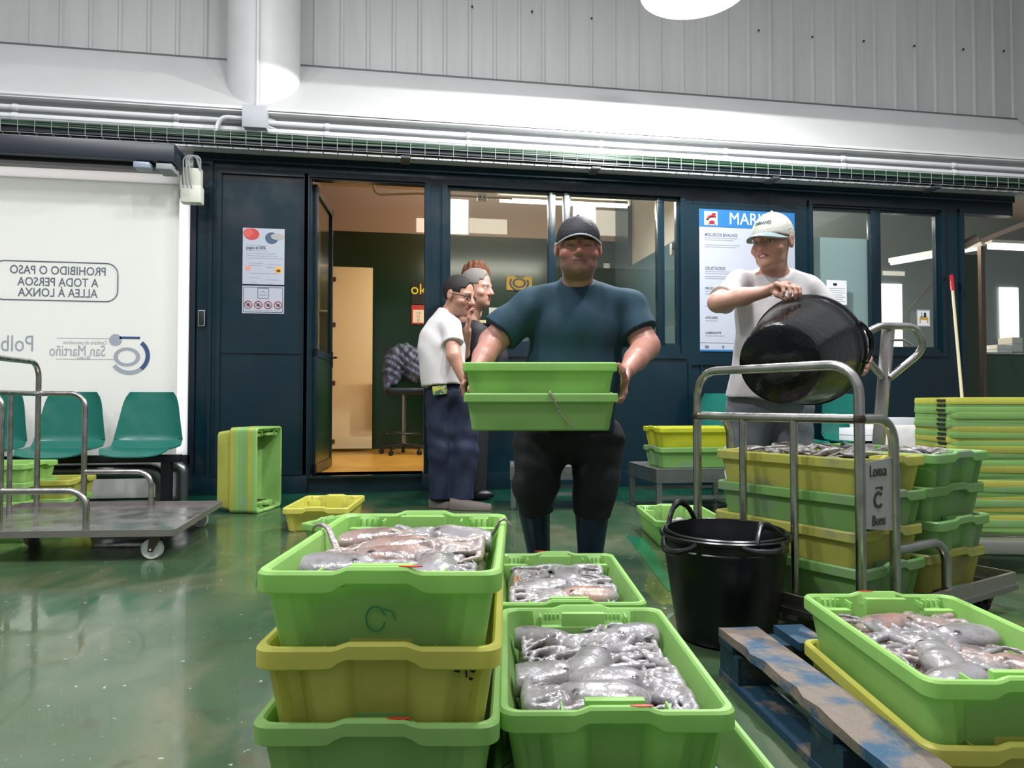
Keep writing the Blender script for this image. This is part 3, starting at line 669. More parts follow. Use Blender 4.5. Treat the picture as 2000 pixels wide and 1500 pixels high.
# ------------------------------------------------------------------ right hand doorway with steel framed glass leaf
t = struct(empty('door_3', (0, 0, 0)))
m = MB()
def sbar(p, q, Y, Y2=None, w=.05, dd=.05): a = V(p[0], p[1], Y); b = V(q[0], q[1], Y2 or Y); m.bar(a, b, w, dd)
sbar((1921, 480), (1921, 790), 6.75, w=.05); sbar((1905, 690), (1905, 900), 6.75, w=.06); sbar((1921, 470), (2050, 418), 6.75, 6.4, .05, .05); sbar((1886, 478), (1916, 462), 6.9, 6.8, .05, .09)
m.build('door_frame', mat('brushed_steel_frame', '#6a5f55', rough=.28, metal=.9), t)
x0, x1, z0, z1 = vrect((1927, 487), (2060, 690), 6.76); MB().box(x0, x1, 6.76, 6.768, z0, z1).build('pane', M_glass, t)
MB().box(x0, x1, 6.75, 6.78, .1, z0-.02).build('door_panel', M_green_in, t)
MB().box(x0, x1, 6.75, 6.80, z0-.03, z0).build('rail', M_steel, t)
MB().box(V(1890, 500, 6.7).x, V(1917, 500, 6.7).x, 6.72, 6.76, .12, V(1900, 495, 6.7).z).build('side_panel', mat('olive_dark', '#23301f', rough=.3), t)
t = struct(empty('glass_reflection', (0, 0, 0))); panel('pane', (1955, 560), (1992, 665), YO-.02, M_day, t)  # glowing panel standing in for a bright reflection in the door glass
t = empty('hall_lamp', V(1960, 480, 7.6), 0, 'long white glowing lamp seen through the glass leaf at far right', 'lamp')
MB().box(-.15, .6, -.05, .05, -.03, .03, bev=.01).build('lamp_tube', mat('cool_tube2', '#ffffff', emit=2.5), t); MB().box(-.18, .63, -.06, .06, .03, .07, bev=.01).build('lamp_body', M_white, t)
for k, (px, py, sx_, sz_, c_, lab) in enumerate(((1950, 676, .2, .12, '#e9ddd0', 'low cream box stacked behind the far right glass door'), (1975, 670, .14, .17, '#d8c8bb', 'taller beige carton behind the far right glass door'))):
    v = V(px, py, 7.2); t = empty('carton_box', (v.x, 7.2, v.z-.05), 0, lab, 'box')
    MB().box(-sx_/2, sx_/2, -.1, .1, -.06, sz_-.06, bev=.005).build('carton', mat('carton%d' % k, c_, rough=.6), t); MB().box(-sx_/2-.002, sx_/2+.002, -.101, .101, sz_*.55-.06, sz_*.55-.055).build('flap_line', M_ink3, t)
v = V(1950, 700, 7.2)
t = empty('side_table', (v.x, 7.25, ZS), 0, 'plain table carrying boxes behind the far right glass door', 'table'); zt_ = V(1950, 690, 7.2).z-ZS
MB().box(-.5, .6, -.2, .2, zt_-.03, zt_).build('table_top', M_grey, t)
for sx_ in (-.45, .55):
    for sy_ in (-.16, .16): MB().box(sx_-.02, sx_+.02, sy_-.02, sy_+.02, 0, zt_-.03).build('leg', M_grey, t)
# ================================================================== crates
CL, CW, CH = .62, .41, .15
def crate_mesh(H=CH, W=CW, L=CL, lo=False):
    bm = bmesh.new(); hx, hy = W/2, L/2
    # parameter points round the rectangle: side, coordinate along it
    def ring(ins, z, legk=0., bumpk=0., r=.03, arch=0.):
        a, b = hx-ins, hy-ins; pts = []
        nS, nL = (29, 10) if not lo else (15, 4); nc = 4 if not lo else 3
        def leg(u, end):
            u = abs(u)
            lo_, hi_ = (.305, .60) if end < 0 else (.125, .295)
            e = .012; return max(0, min(1, (u-lo_+e/2)/e))*max(0, min(1, (hi_-u+e/2)/e))
        def bump(u): return max(0, min(1, (.17-abs(u))/.05))
        def dn(u, end): return -(1-leg(u, end))*legk
        # end y-
        for k in range(nS):
            x = -(a-r)+2*(a-r)*k/(nS-1); u = x/W; pts.append((x, -b-dn(u, -1), z+bump(u)*bumpk+bump(u*.9)*arch))
        for k in range(1, nc): t = R(-90+90*k/nc); pts.append((a-r+r*math.cos(t), -(b-r)+r*math.sin(t), z))
        for k in range(nL): pts.append((a, -(b-r)+2*(b-r)*k/(nL-1), z))
        for k in range(1, nc): t = R(90*k/nc); pts.append((a-r+r*math.cos(t), (b-r)+r*math.sin(t), z))
        for k in range(nS):
            x = (a-r)-2*(a-r)*k/(nS-1); u = x/W; pts.append((x, b+dn(u, 1), z+bump(u)*bumpk+bump(u*.9)*arch))
        for k in range(1, nc): t = R(90+90*k/nc); pts.append((-(a-r)+r*math.cos(t), (b-r)+r*math.sin(t), z))
        for k in range(nL): pts.append((-a, (b-r)-2*(b-r)*k/(nL-1), z))
        for k in range(1, nc): t = R(180+90*k/nc); pts.append((-(a-r)+r*math.cos(t), -(b-r)+r*math.sin(t), z))
        return [Vector(p) for p in pts]
    RW = .017
    rs = [ring(.037, 0, RW, r=.028), ring(.031, .006, RW), ring(.014, H-.036, RW, arch=.016), ring(.003, H-.036, arch=.016), ring(0, H-.033, arch=.015),
          ring(0, H-.005, bumpk=.008), ring(.0035, H, bumpk=.008), ring(.012, H, bumpk=.008), ring(.016, H-.005, bumpk=.008), ring(.020, H-.034, RW), ring(.049, .012, RW*.6, r=.028)]
    m = MB(); m.bm.free(); m.bm = bm
    m.rings(rs)
    if not lo:
        for s_ in (-1, 1):
            yi = s_*(hy-.016)
            def b_(x0, x1, dy0, dy1, z0, z1, bev=.002):
                ya, yb = sorted((yi-s_*dy0, yi-s_*dy1)); m.box(x0, x1, ya, yb, z0, z1, bev=bev)
            if s_ > 0:
                b_(-.13*W, .13*W, .028, .046, .05, H+.002)
                for q in (-1, 1):
                    x0, x1 = sorted((q*.23*W, q*.43*W)); b_(x0, x1, .028, .052, .05, H-.026)
                    xe = x0 if q > 0 else x1; b_(xe-.002, xe+.002, .010, .050, H-.026, H-.008, .001)
                    for k in range(4): xx = x0+(x1-x0)*(.25+.17*k); b_(xx-.002, xx+.002, .004, .016, H-.026, H-.009, 0)
            else:
                b_(-.27*W, .27*W, .029, .050, .055, H-.030)
                b_(-.13*W, .13*W, .028, .046, .05, H+.002)
                for q in (-1, 1):
                    xe = q*.26*W; b_(xe-.002, xe+.002, .010, .048, H-.03, H-.006, .001)
                    for k in range(4): xx = q*(.15+.025*k)*W; b_(xx-.002, xx+.002, .004, .014, H-.03, H-.009, 0)
    return m.mesh('crate', 28)
def plastic(name, c, var=None, tr=.34, dirt=None):
    return mat(name, c, rough=.42, var=var or (6, c, .4, .6), transl=tr, bump=(60, .04), rvar=(12, .34, .5))
ME_C, ME_CL = crate_mesh(), crate_mesh(lo=True)
COLS = {'lime': ('lime_plastic', '#9fcd78', (5, '#94c26d', .45, .75)), 'lime2': ('fresh_lime_plastic', '#a8d77c', (5, '#9ccb70', .45, .75)), 'yellow': ('yellow_green_plastic', '#dcda6c', (6, '#d0ce62', .4, .75)),
        'olive': ('olive_yellow_plastic', '#c6c65e', (5, '#b4b656', .4, .7)), 'green': ('dirty_green_plastic', '#8dc06c', (5, '#98ad94', .52, .68)), 'mint': ('pale_green_plastic', '#92c276', (9, '#a5b996', .5, .7)), 'dirtyyellow': ('dirty_yellow_plastic', '#cccb66', (5, '#a2a582', .5, .68)), 'brightyellow': ('bright_yellow_plastic', '#ced13c', (6, '#c0c436', .4, .7))}
def plas(c): n, a, v = COLS[c]; return plastic(n, a, v)
CM = {}
def crate(col, loc, rz, label, group=None, lo=False, rot=None):
    key = (col, lo)
    if key not in CM:
        me = (ME_CL if lo else ME_C).copy(); me.materials.append(plas(col)); CM[key] = me
    o = bpy.data.objects.new('fish_crate', CM[key]); COL.objects.link(o); o.location = loc; o.rotation_euler = rot if rot else (0, 0, rz)
    return tag(o, label, 'crate', group)
M_red = mat('red_sticker', '#b8321e', rough=.4)
def sticker(par, x=.04, s_=-1):
    o = MB().disc((0, 0), .020, .0045, .0012, None, 22).build('red_sticker', M_red, par, (x, s_*(CL/2-.0075), CH+.0078)); tag(o, 'round red sticker on the rim'); return o
PI = math.pi; P_ = .124
def at(px_left, px_right, d, z=0):   # centre of a thing whose near end spans these pixels at depth d
    return CG(((px_left+px_right)/2-1000)/FP*d, d, z)
# ---- stack 1, near left
d1 = 1.167; s1x = (740-1000)/FP*d1
GS1 = 'stacked crates at the front left'
c1 = [crate('lime', CG(s1x-.004, d1+CL/2+.004, .0), -YAW+R(.5)+PI, 'lime crate at the very bottom of the front left stack', GS1),
      crate('lime', CG((733-1000)/FP*d1, d1+CL/2, P_), -YAW, 'green crate with red sticker right under the yellow one, front left stack', GS1),
      crate('yellow', CG((735-1000)/FP*d1, d1+CL/2, 2*P_), -YAW+PI+R(.4), 'only yellow green crate in the front left stack, second from top', GS1),
      crate('lime2', CG(s1x, d1+CL/2, 3*P_), -YAW-R(.4), 'topmost lime crate of the front left stack, full of reddish octopus', GS1)]
sticker(c1[1]); sticker(c1[3], .055)
m = MB(); pts = [(-.008+.02*math.cos(a)*.8, 0, .065+.022*math.sin(a)) for a in np.linspace(.3, 6, 16)]; m.tube(pts, .0014, 6); m.tube([(.006, 0, .082), (.02, 0, .078), (.026, 0, .062)], .0012, 6)
m.build('marker_scribble', mat('teal_marker', '#178a62', rough=.5), c1[3], (0, -CL/2+.0430, .0), (R(8.5), 0, 0))
m = MB()
for (x, z, x2, z2) in ((.125, .106, .135, .104), (.145, .108, .146, .094), (.15, .092, .156, .09), (.152, .108, .157, .103), (.157, .103, .162, .109)): m.bar((x, 0, z), (x2, 0, z2), .0035, .003)
m.build('black_scribble', M_black, c1[2], (0, CL/2-.0420, .0), (R(8.5), 0, PI)); 
# ---- stack 2, centre
d2 = 1.215; s2x = (1204-1000)/FP*d2
GS2 = 'stacked crates at the front centre'
c2 = [crate('lime', CG(s2x+.075, d2+CL/2-.03, 0), -YAW+R(3), 'lower green crate under the centre front crate, sticking out right', GS2),
      crate('lime', CG(s2x, d2+CL/2, P_), -YAW+PI+R(.5), 'centre front lime crate full of pale grey octopus', GS2)]
c2.append(crate('lime', CG((1110-1000)/FP*1.90, 1.87+CL/2, P_), -YAW+R(.6), 'lime crate right behind the centre front crate, with orange tinged octopus'))
crate('lime', CG((1110-1000)/FP*1.90, 1.87+CL/2, 0), -YAW+PI, 'bottom crate under the second centre row, mostly hidden')
sticker(c2[1], -.04, 1); sticker(c2[2], -.05, 1)
# ---- stack 3, right front
d3f = 1.965; s3x = (1696-1000)/FP*d3f+.005
c3 = [crate('yellow', CG(s3x, d3f-CL/2, 0), -YAW-R(1.2), 'yellow crate on the floor under the right front crate, orange sticker'),
      crate('lime2', CG(s3x-.0, d3f-CL/2, P_), -YAW-R(1.2), 'right front lime crate with pinkish octopus beside the blue pallet')]
sticker(c3[1], -.03, 1)
lb = MB().box(-.0006, .0008, -.07, .07, -.032, .032).build('orange_label', mat('orange_label', '#d8b026', rough=.5), c3[0], (-CW/2+.0225, .20, .072), (0, R(-11), 0)); tag(lb, 'orange paper label with dark print')
text('0416', .022, M_black, lb, (-.001, -.045, -.02), (R(90), 0, R(-90)), bold=.0006)
text('PORTUARIA', .018, M_black, lb, (-.001, .01, .014), (R(90), 0, R(-90)), bold=.0006)
m = MB()
for k in range(4): m.box(-.0012, 0, -.02, .06, -.004-.006*k, -.002-.006*k)
m.build('print_line', M_ink, lb)
# ---- crates the man carries
dm = 2.80; mx = (1055-1000)/FP*dm
h2 = crate('lime', CG(mx+.0, dm+CW/2, .80+(787-768)/FP*dm-CH), -YAW+PI/2+R(1.6), 'lower of the two lime crates carried by the man in blue')
h1 = crate('lime2', CG(mx-.0, dm+CW/2, .80+(787-708)/FP*dm-CH+.002), -YAW+PI/2, 'upper of the two lime crates carried by the man in blue')
# ---- small crates on the floor behind
def fcrate(col, px, py, ang, label, z=0, dx=0, dy=0, group=None, lo=False):
    v = G(px, py, CH+z); return crate(col, (v.x+dx, v.y+dy, z), -YAW+R(ang), label, group, lo)
v = CG((1305-1000)/FP*4.5, 4.53-CL/2); cfish = crate('lime', v, -YAW, 'green crate of small fish on the floor left of the black tubs')
v = CG((661-1000)/FP*5.0, 5.0-CL/2); crate('yellow', v, -YAW+R(2), 'empty yellow crate on the floor behind the front left stack')
v = CG((590-1000)/FP*3.88+.37, 3.88-.0); crate('lime', v, -YAW+R(62), 'green crate on floor with only its corner peeking out behind front left stack')
# crates on the low steel tables
zt = .33
GT = 'crate pair on the right low steel table'
tc_ = G(1290, 838, .33+.29); 
def rotoff(p, ang, dx, dy): a = -YAW+R(ang); return Vector((p.x+dx*math.cos(a)-dy*math.sin(a), p.y+dx*math.sin(a)+dy*math.cos(a), 0))
k0 = CG((1290-1000)/FP*5.05, 5.05)
for z_, c_, lab in ((zt, 'green', 'green crate on the right low table, under the yellow one'), (zt+.143, 'brightyellow', 'bright yellow crate with dark print on the right low table')):
    v = rotoff(k0, 8, CL/2, CW/2); crate(c_, (v.x, v.y, z_), -YAW+R(98), lab)
# left background crates behind the left cart
v = CG((70-1000)/FP*4.98, 4.98); GL = 'crates behind the left trolley'
crate('lime', (v.x, v.y, 0), -YAW+R(96), 'green crate on the floor behind the left steel trolley'); crate('olive', (v.x+.02, v.y, P_), -YAW+R(96), 'olive yellow crate on top of the green one behind left trolley')
v = CG((-45-1000)/FP*4.45-.0, 4.42); 
for k in range(3): crate(('lime2', 'lime', 'lime2')[k], (v.x-.08, v.y+.42, k*P_), -YAW+R(94), ('lowest', 'middle', 'topmost')[k]+' green crate at the left picture edge behind the trolley')
# nested crates standing on end
v = CG((425-1000)/FP*5.12+.0, 5.14+CW/2)
tones = ('olive', 'lime', 'mint', 'green', 'olive', 'lime')
ords = ('leftmost yellow green', 'second', 'third', 'fourth', 'fifth', 'rightmost wide open green')
for k in range(6):
    M_ = Matrix.Rotation(-YAW+R(-4), 4, 'Z') @ Matrix.Rotation(R(90), 4, 'Y') @ Matrix.Rotation(0, 4, 'X')
    # crate local z -> +x (open to the right), local y stays depth; we need length vertical
    M_ = Matrix.Rotation(-YAW+R(-7), 4, 'Z') @ Matrix(((0, 0, 1, 0), (1, 0, 0, 0), (0, 1, 0, 0), (0, 0, 0, 1)))
    o = crate(tones[k], (0, 0, 0), 0, ords[k]+' crate of the nested set standing on end by the blue wall', 'nested crates standing on end')
    off = Matrix.Rotation(-YAW+R(-7), 4, 'Z') @ Vector((.034*k, 0, 0))
    o.rotation_euler = M_.to_euler(); o.location = (v.x+off.x, v.y+off.y, CL/2+.001)

# ================================================================== tall nested stack at right, on the pallet truck forks
NST, PN = 27, .0235
sk = CG((1866-1000)/FP*3.42, 3.42); zb_ = .165; sa = -YAW-R(6)
ordn = ['topmost', 'second from the top', 'third from the top', 'fourth from the top', 'fifth from the top', 'sixth from the top', 'seventh from the top', 'eighth from the top', 'ninth from the top', 'tenth from the top', 'eleventh from the top', 'twelfth from the top', 'thirteenth from the top', 'middle one']
ordb = ['lowest', 'second from the bottom', 'third from the bottom', 'fourth from the bottom', 'fifth from the bottom', 'sixth from the bottom', 'seventh from the bottom', 'eighth from the bottom', 'ninth from the bottom', 'tenth from the bottom', 'eleventh from the bottom', 'twelfth from the bottom', 'thirteenth from the bottom']
tn = ['yellow', 'mint', 'lime', 'lime', 'lime', 'mint', 'olive', 'lime', 'yellow', 'lime', 'olive', 'mint', 'lime', 'lime', 'olive', 'green', 'mint', 'yellow', 'mint', 'green', 'dirtyyellow', 'mint', 'olive', 'green', 'yellow', 'mint', 'lime']
def nested_mesh(notch=True):
    bm = bmesh.new(); m = MB(); m.bm.free(); m.bm = bm; H, W, L = CH, CW, CL
    def rr(ins, z, r=.03):
        a, b = W/2-ins, L/2-ins; pts = []
        for cx_, cy_, a0 in ((a-r, b-r, 0), (-a+r, b-r, 90), (-a+r, -b+r, 180), (a-r, -b+r, 270)):
            for k in range(5): t = R(a0+90*k/4); pts.append(Vector((cx_+r*math.cos(t), cy_+r*math.sin(t), z)))
        return pts
    m.rings([rr(.037, .1), rr(.016, H-.034), rr(.002, H-.0335), rr(.0, H-.020), rr(.002, H-.001), rr(.005, H), rr(.012, H), rr(.018, H-.01), rr(.033, .1)], cap0=False, cap1=False)
    if notch: m.box(W/2-.030, W/2+.0008, -.13, -.05, H-.019, H-.008)
    return m.mesh('crate', 28)
NM = {}
n_me = nested_mesh(False)
sw_ = Matrix.Rotation(sa, 3, 'Z')
for k in range(NST):
    c_ = tn[k]; z = zb_+PN*(NST-1-k)-.1+.001
    if c_ not in NM: me = n_me.copy(); me.materials.append(plas(c_)); NM[c_] = me
    lab = (ordn[k] if k < 14 else ordb[NST-1-k])+' crate in the tall nested stack at the right edge'
    off = sw_ @ Vector((CL/2-.02+.002*math.sin(k*2.3), CW/2+.003*math.sin(k*1.7), 0))
    o = bpy.data.objects.new('nested_crate', NM[c_]); COL.objects.link(o); o.location = (sk.x+off.x, sk.y+off.y, z); o.rotation_euler = (0, 0, sa+R(90)+R(.5*math.sin(k*3.1)))
    tag(o, lab, 'crate', 'nested crates of the tall right stack')
    nt_ = MB().box(-.04, .04, -.004, .003, -.006, .005).build('handle_slot', M_black, o, (-.10 if False else -.11, CL/2+.0008, CH-.014)) if k < 26 else None

# ================================================================== trolleys
def trolley(name, corner, e_dir, w_dir, L, W, z_lip, z_floor, post, step1, step2, hs, label, plate_side=1, wheel_r=.05, wheel_m=None, grid=False, plate=True):
    """corner: free end near corner; e_dir unit vector from the free end to the handle end; w_dir unit vector across"""
    t = empty(name, (corner.x, corner.y, 0), 0, label, 'trolley')
    e, w_ = Vector((e_dir[0], e_dir[1], 0)).normalized(), Vector((w_dir[0], w_dir[1], 0)).normalized()
    def Pp(a, b, z): return e*a+w_*b+Vector((0, 0, z))
    m = MB()
    if not grid: m.rings([[Pp(0, 0, z), Pp(L, 0, z), Pp(L, W, z), Pp(0, W, z)] for z in (z_floor-.004, z_floor)])
    else:
        for k in range(4): a_ = L*(.0+k/3.); m.bar(Pp(a_, 0, z_floor-.01), Pp(a_, W, z_floor-.01), .03, .02)
        for k in range(3): b_ = W*k/2; m.bar(Pp(0, b_, z_floor-.01), Pp(L, b_, z_floor-.01), .03, .02)
    m.build('platform', mat('steel_deck', '#8f8a88', rough=.22, metal=.75, var=(5, '#a9a7a6', .45, .7), rvar=(6, .12, .35)), t, ang=20)
    m = MB(); hh = z_lip-z_floor+.012; zc_ = (z_lip+z_floor-.012)/2
    for a_, b_ in (((0, 0), (L, 0)), ((0, W), (L, W)), ((0, 0), (0, W)), ((L, 0), (L, W))): m.bar(Pp(*a_, zc_), Pp(*b_, zc_), .012, hh)
    m.build('rim', mat('steel_rim', '#a09a96', rough=.35, metal=.75, rvar=(10, .25, .4)), t)
    r = .0165; inn = .022
    H0, H1, H2 = hs
    m = MB(); m.tube(fillet([Pp(post, inn, z_floor), Pp(post, inn, H0), Pp(post, W-inn, H0), Pp(post, W-inn, z_floor)], .10, 8), r, 14)
    m.build('handle_frame', M_steel, t)
    MB().tube([Pp(post, inn, H1), Pp(post, W-inn, H1)], r*.95, 12).build('crossbar', M_steel, t)
    for b_ in (.36, .66): MB().tube([Pp(post, W*b_, z_floor), Pp(post, W*b_, H1)], r*.85, 12).build('upright', M_steel, t)
    for s_, b_ in (('a', inn), ('b', W-inn)):
        MB().tube(fillet([Pp(post, b_, H1), Pp(step1, b_, H1), Pp(step1, b_, z_floor)], .09, 8), r, 14).build('side_loop', M_steel, t)
        MB().tube(fillet([Pp(step1, b_, H2), Pp(step2, b_, H2), Pp(step2, b_, z_floor)], .09, 8), r, 14).build('lower_loop', M_steel, t)
        m = MB(); m.sphere(Pp(post, b_, H1), .021, 10); m.build('weld', mat('rusty_weld', '#4a3a33', rough=.6, metal=.6), t)
    if plate:
        b_ = inn if plate_side > 0 else W-inn
        a0, a1 = step1+r, post-r
        z0_, z1_ = H1-.37, H1-.14
        m = MB(); m.rings([[Pp(a0, b_+q, z0_), Pp(a1, b_+q, z0_+.02), Pp(a1, b_+q, z1_), Pp(a0, b_+q, z1_+.01)] for q in (-.002, .002)])
        pl = m.build('name_plate', mat('plate_steel', '#b9b8b6', rough=.35, metal=.5), t)
        mid = Pp((a0+a1)/2, b_, (z0_+z1_)/2); n_ = -w_; ang = math.atan2(n_.x, -n_.y)
        wdt = abs(a1-a0)
        text('Lonxa', .055, mat('plate_cut', '#3c3a30', rough=.6), pl, mid+n_*.0035+Vector((0, 0, .085)), (R(90), 0, ang), sx=.72)
        text('Bueu', .050, MATS['plate_cut'], pl, mid+n_*.0035+Vector((0, 0, -.075)), (R(90), 0, ang), sx=.75)
        m = MB(); 
        for q0, q1, r0, r1 in ((40, 320, .017, .028),): 
            n = 18
            for k in range(n):
                A0, A1 = R(q0+(q1-q0)*k/n), R(q0+(q1-q0)*(k+1)/n)
                P4 = [(r0*math.cos(A0), r0*math.sin(A0)), (r1*math.cos(A0), r1*math.sin(A0)), (r1*math.cos(A1), r1*math.sin(A1)), (r0*math.cos(A1), r0*math.sin(A1))]
                m.rings([[Vector((p[0], -y, p[1]-.008)) for p in P4] for y in (0, .0012)])
        m.box(-.016, .012, -.0012, 0, .028, .034); m.box(.014, .024, -.0012, 0, .022, .034)
        m.build('emblem', MATS['plate_cut'], pl, mid+n_*.0025, (0, 0, ang))
    for a_, b_ in ((.10, .06), (.10, W-.06), (L-.12, .06), (L-.12, W-.06)):
        c = Pp(a_, b_, 0); cst = MB(); zt_ = z_floor-.022
        cst.box(-.045, .045, -.04, .04, zt_, zt_+.012)
        for q in (-1, 1): cst.rings([[Vector((-.03, q*.026+y, zt_)), Vector((.03, q*.026+y, zt_)), Vector((.038, q*.026+y, wheel_r-.01)), Vector((.015, q*.026+y, wheel_r-.014))] for y in (-.002, .002)])
        rz = math.atan2(e.y, e.x)
        co_ = cst.build('caster', mat('caster_bracket', '#5d5048', rough=.4, metal=.9), t, c, (0, 0, rz))
        whl = MB().lathe([(.004, -.017), (wheel_r*.35, -.017), (wheel_r*.4, -.012), (wheel_r*.8, -.012), (wheel_r*.9, -.018), (wheel_r, -.014), (wheel_r, .014), (wheel_r*.9, .018), (wheel_r*.8, .012), (wheel_r*.4, .012), (wheel_r*.35, .017), (.004, .017)], Matrix.Rotation(R(90), 4, 'X'), 28)
        whl.tube([(0, -.03, 0), (0, .03, 0)], .006, 8)
        whl.build('wheel', wheel_m or M_white, co_, (.024, 0, wheel_r))
    return t
# left trolley
near = CG(-1.712, 3.60); hd_ = R(186); rotd = lambda v, a: (v[0]*math.cos(a)-v[1]*math.sin(a), v[0]*math.sin(a)+v[1]*math.cos(a))
tl_e = rotd((-1, -.07), -YAW); tl_w = rotd((-.19, 1.05), -YAW)
trolley('steel_trolley', near, tl_e, tl_w, 1.25, 1.06, .160, .138, 1.15, .86, .44, (1.06, .86, .355), 'empty steel platform trolley with white wheels at left', wheel_m=M_white, wheel_r=.052, plate=True)
# right trolley
Rp = Vector((1.12, 2.239)); Cn = Vector((1.948, 2.76)); ed = (Rp-Cn).normalized(); Lt = (Rp-Cn).length
wd_ = Vector((ed.y, -ed.x)); wd_ = Vector((-abs(ed.y), abs(ed.x)))
cw = CG(Cn.x, Cn.y); e3 = rotd((ed.x, ed.y), -YAW); w3 = rotd((wd_.x, wd_.y), -YAW)
trolley('steel_trolley', cw, e3, w3, Lt+.03, .73, .145, .100, Lt, Lt-.195, .46, (.925, .748, .31), 'steel trolley loaded with full crates, name plate on its frame', wheel_m=M_black, wheel_r=.042, grid=True)
# crates on it
E3, W3 = Vector((e3[0], e3[1], 0)), Vector((w3[0], w3[1], 0)); az = math.atan2(E3.y, E3.x)
cols1 = (('green', 'dirtyyellow', 'green', 'dirtyyellow')); cols2 = (('dirtyyellow', 'mint', 'mint', 'green'))
lv = ('lowest', 'second lowest', 'third', 'topmost')
load = []
for k in range(4):
    p = cw + E3*(Lt-.055-CW/2)+W3*(.365+.01*math.sin(k*2)); p.z = .101+.1215*k
    load.append(crate(cols1[k], p, az+R((1.5, -1, 1, -.5)[k])+(PI if k % 2 else 0), lv[k]+(' yellow' if 'y' in cols1[k] else ' green')+' crate in the near column on the loaded trolley', 'crates on the loaded trolley'))
    p = cw + E3*(Lt-.055-CW*1.5-.02)+W3*(.355+.01*math.cos(k*3)); p.z = .101+.1215*k
    load.append(crate(cols2[k], p, az+R((-1, 1.5, -1, 1)[k])+(PI if k % 2 == 0 else 0), lv[k]+' crate in the rear column on the loaded trolley', 'crates on the loaded trolley'))

# ================================================================== pallet truck under the nested stack
t = empty('pallet_truck', CG((1712-1000)/FP*3.62, 3.62), sa, 'stainless pallet truck with looped handle carrying the tall nested stack', 'pallet truck')
M_sp = mat('satin_steel', '#b5b1af', rough=.3, metal=.8, rvar=(8, .25, .4))
def lp_(px, py, d): v = CG((px-1000)/FP*d, d, HC+(HOR-py)/FP*d)-t.location; v.z += t.location.z; return Matrix.Rotation(-sa, 3, 'Z') @ v
a = lp_(1703, 905, 3.6); b = lp_(1737, 640, 3.55)
MB().bar((a.x, a.y, .28), b, .072, .05, bev=.006).build('shaft', M_sp, t)
hp = [lp_(1722, 735, 3.54), lp_(1684, 690, 3.5), lp_(1684, 655, 3.5), lp_(1722, 636, 3.5), lp_(1790, 637, 3.5), lp_(1807, 668, 3.5), lp_(1795, 692, 3.52), lp_(1738, 738, 3.54)]
MB().tube(fillet(hp, .07, 6), .018, 14).build('handle_loop', M_steel, t)
MB().tube(fillet([lp_(1742, 664, 3.5), lp_(1768, 664, 3.5), lp_(1782, 674, 3.5)], .03), .006, 8).build('release_lever', M_steel, t)
m = MB(); m.box(-.12, .12, -.16, .16, .10, .16, bev=.01); m.tube([(0, 0, .16), (0, 0, .42)], .05, 16); m.box(-.10, .02, -.07, .07, .16, .30, bev=.01); m.build('hydraulic_body', M_sp, t)
for q in (-1, 1):
    MB().tube([(-.03, q*.07-.025, .085), (-.03, q*.07+.025, .085)], .085, 24).build('steer_wheel', M_black, t)
    MB().box(.1, 1.25, q*.19-.075, q*.19+.075, .095, .155, bev=.006).build('fork', M_sp, t)
    MB().tube([(1.12, q*.19-.03, .045), (1.12, q*.19+.03, .045)], .044, 20).build('load_wheel', M_black, t)
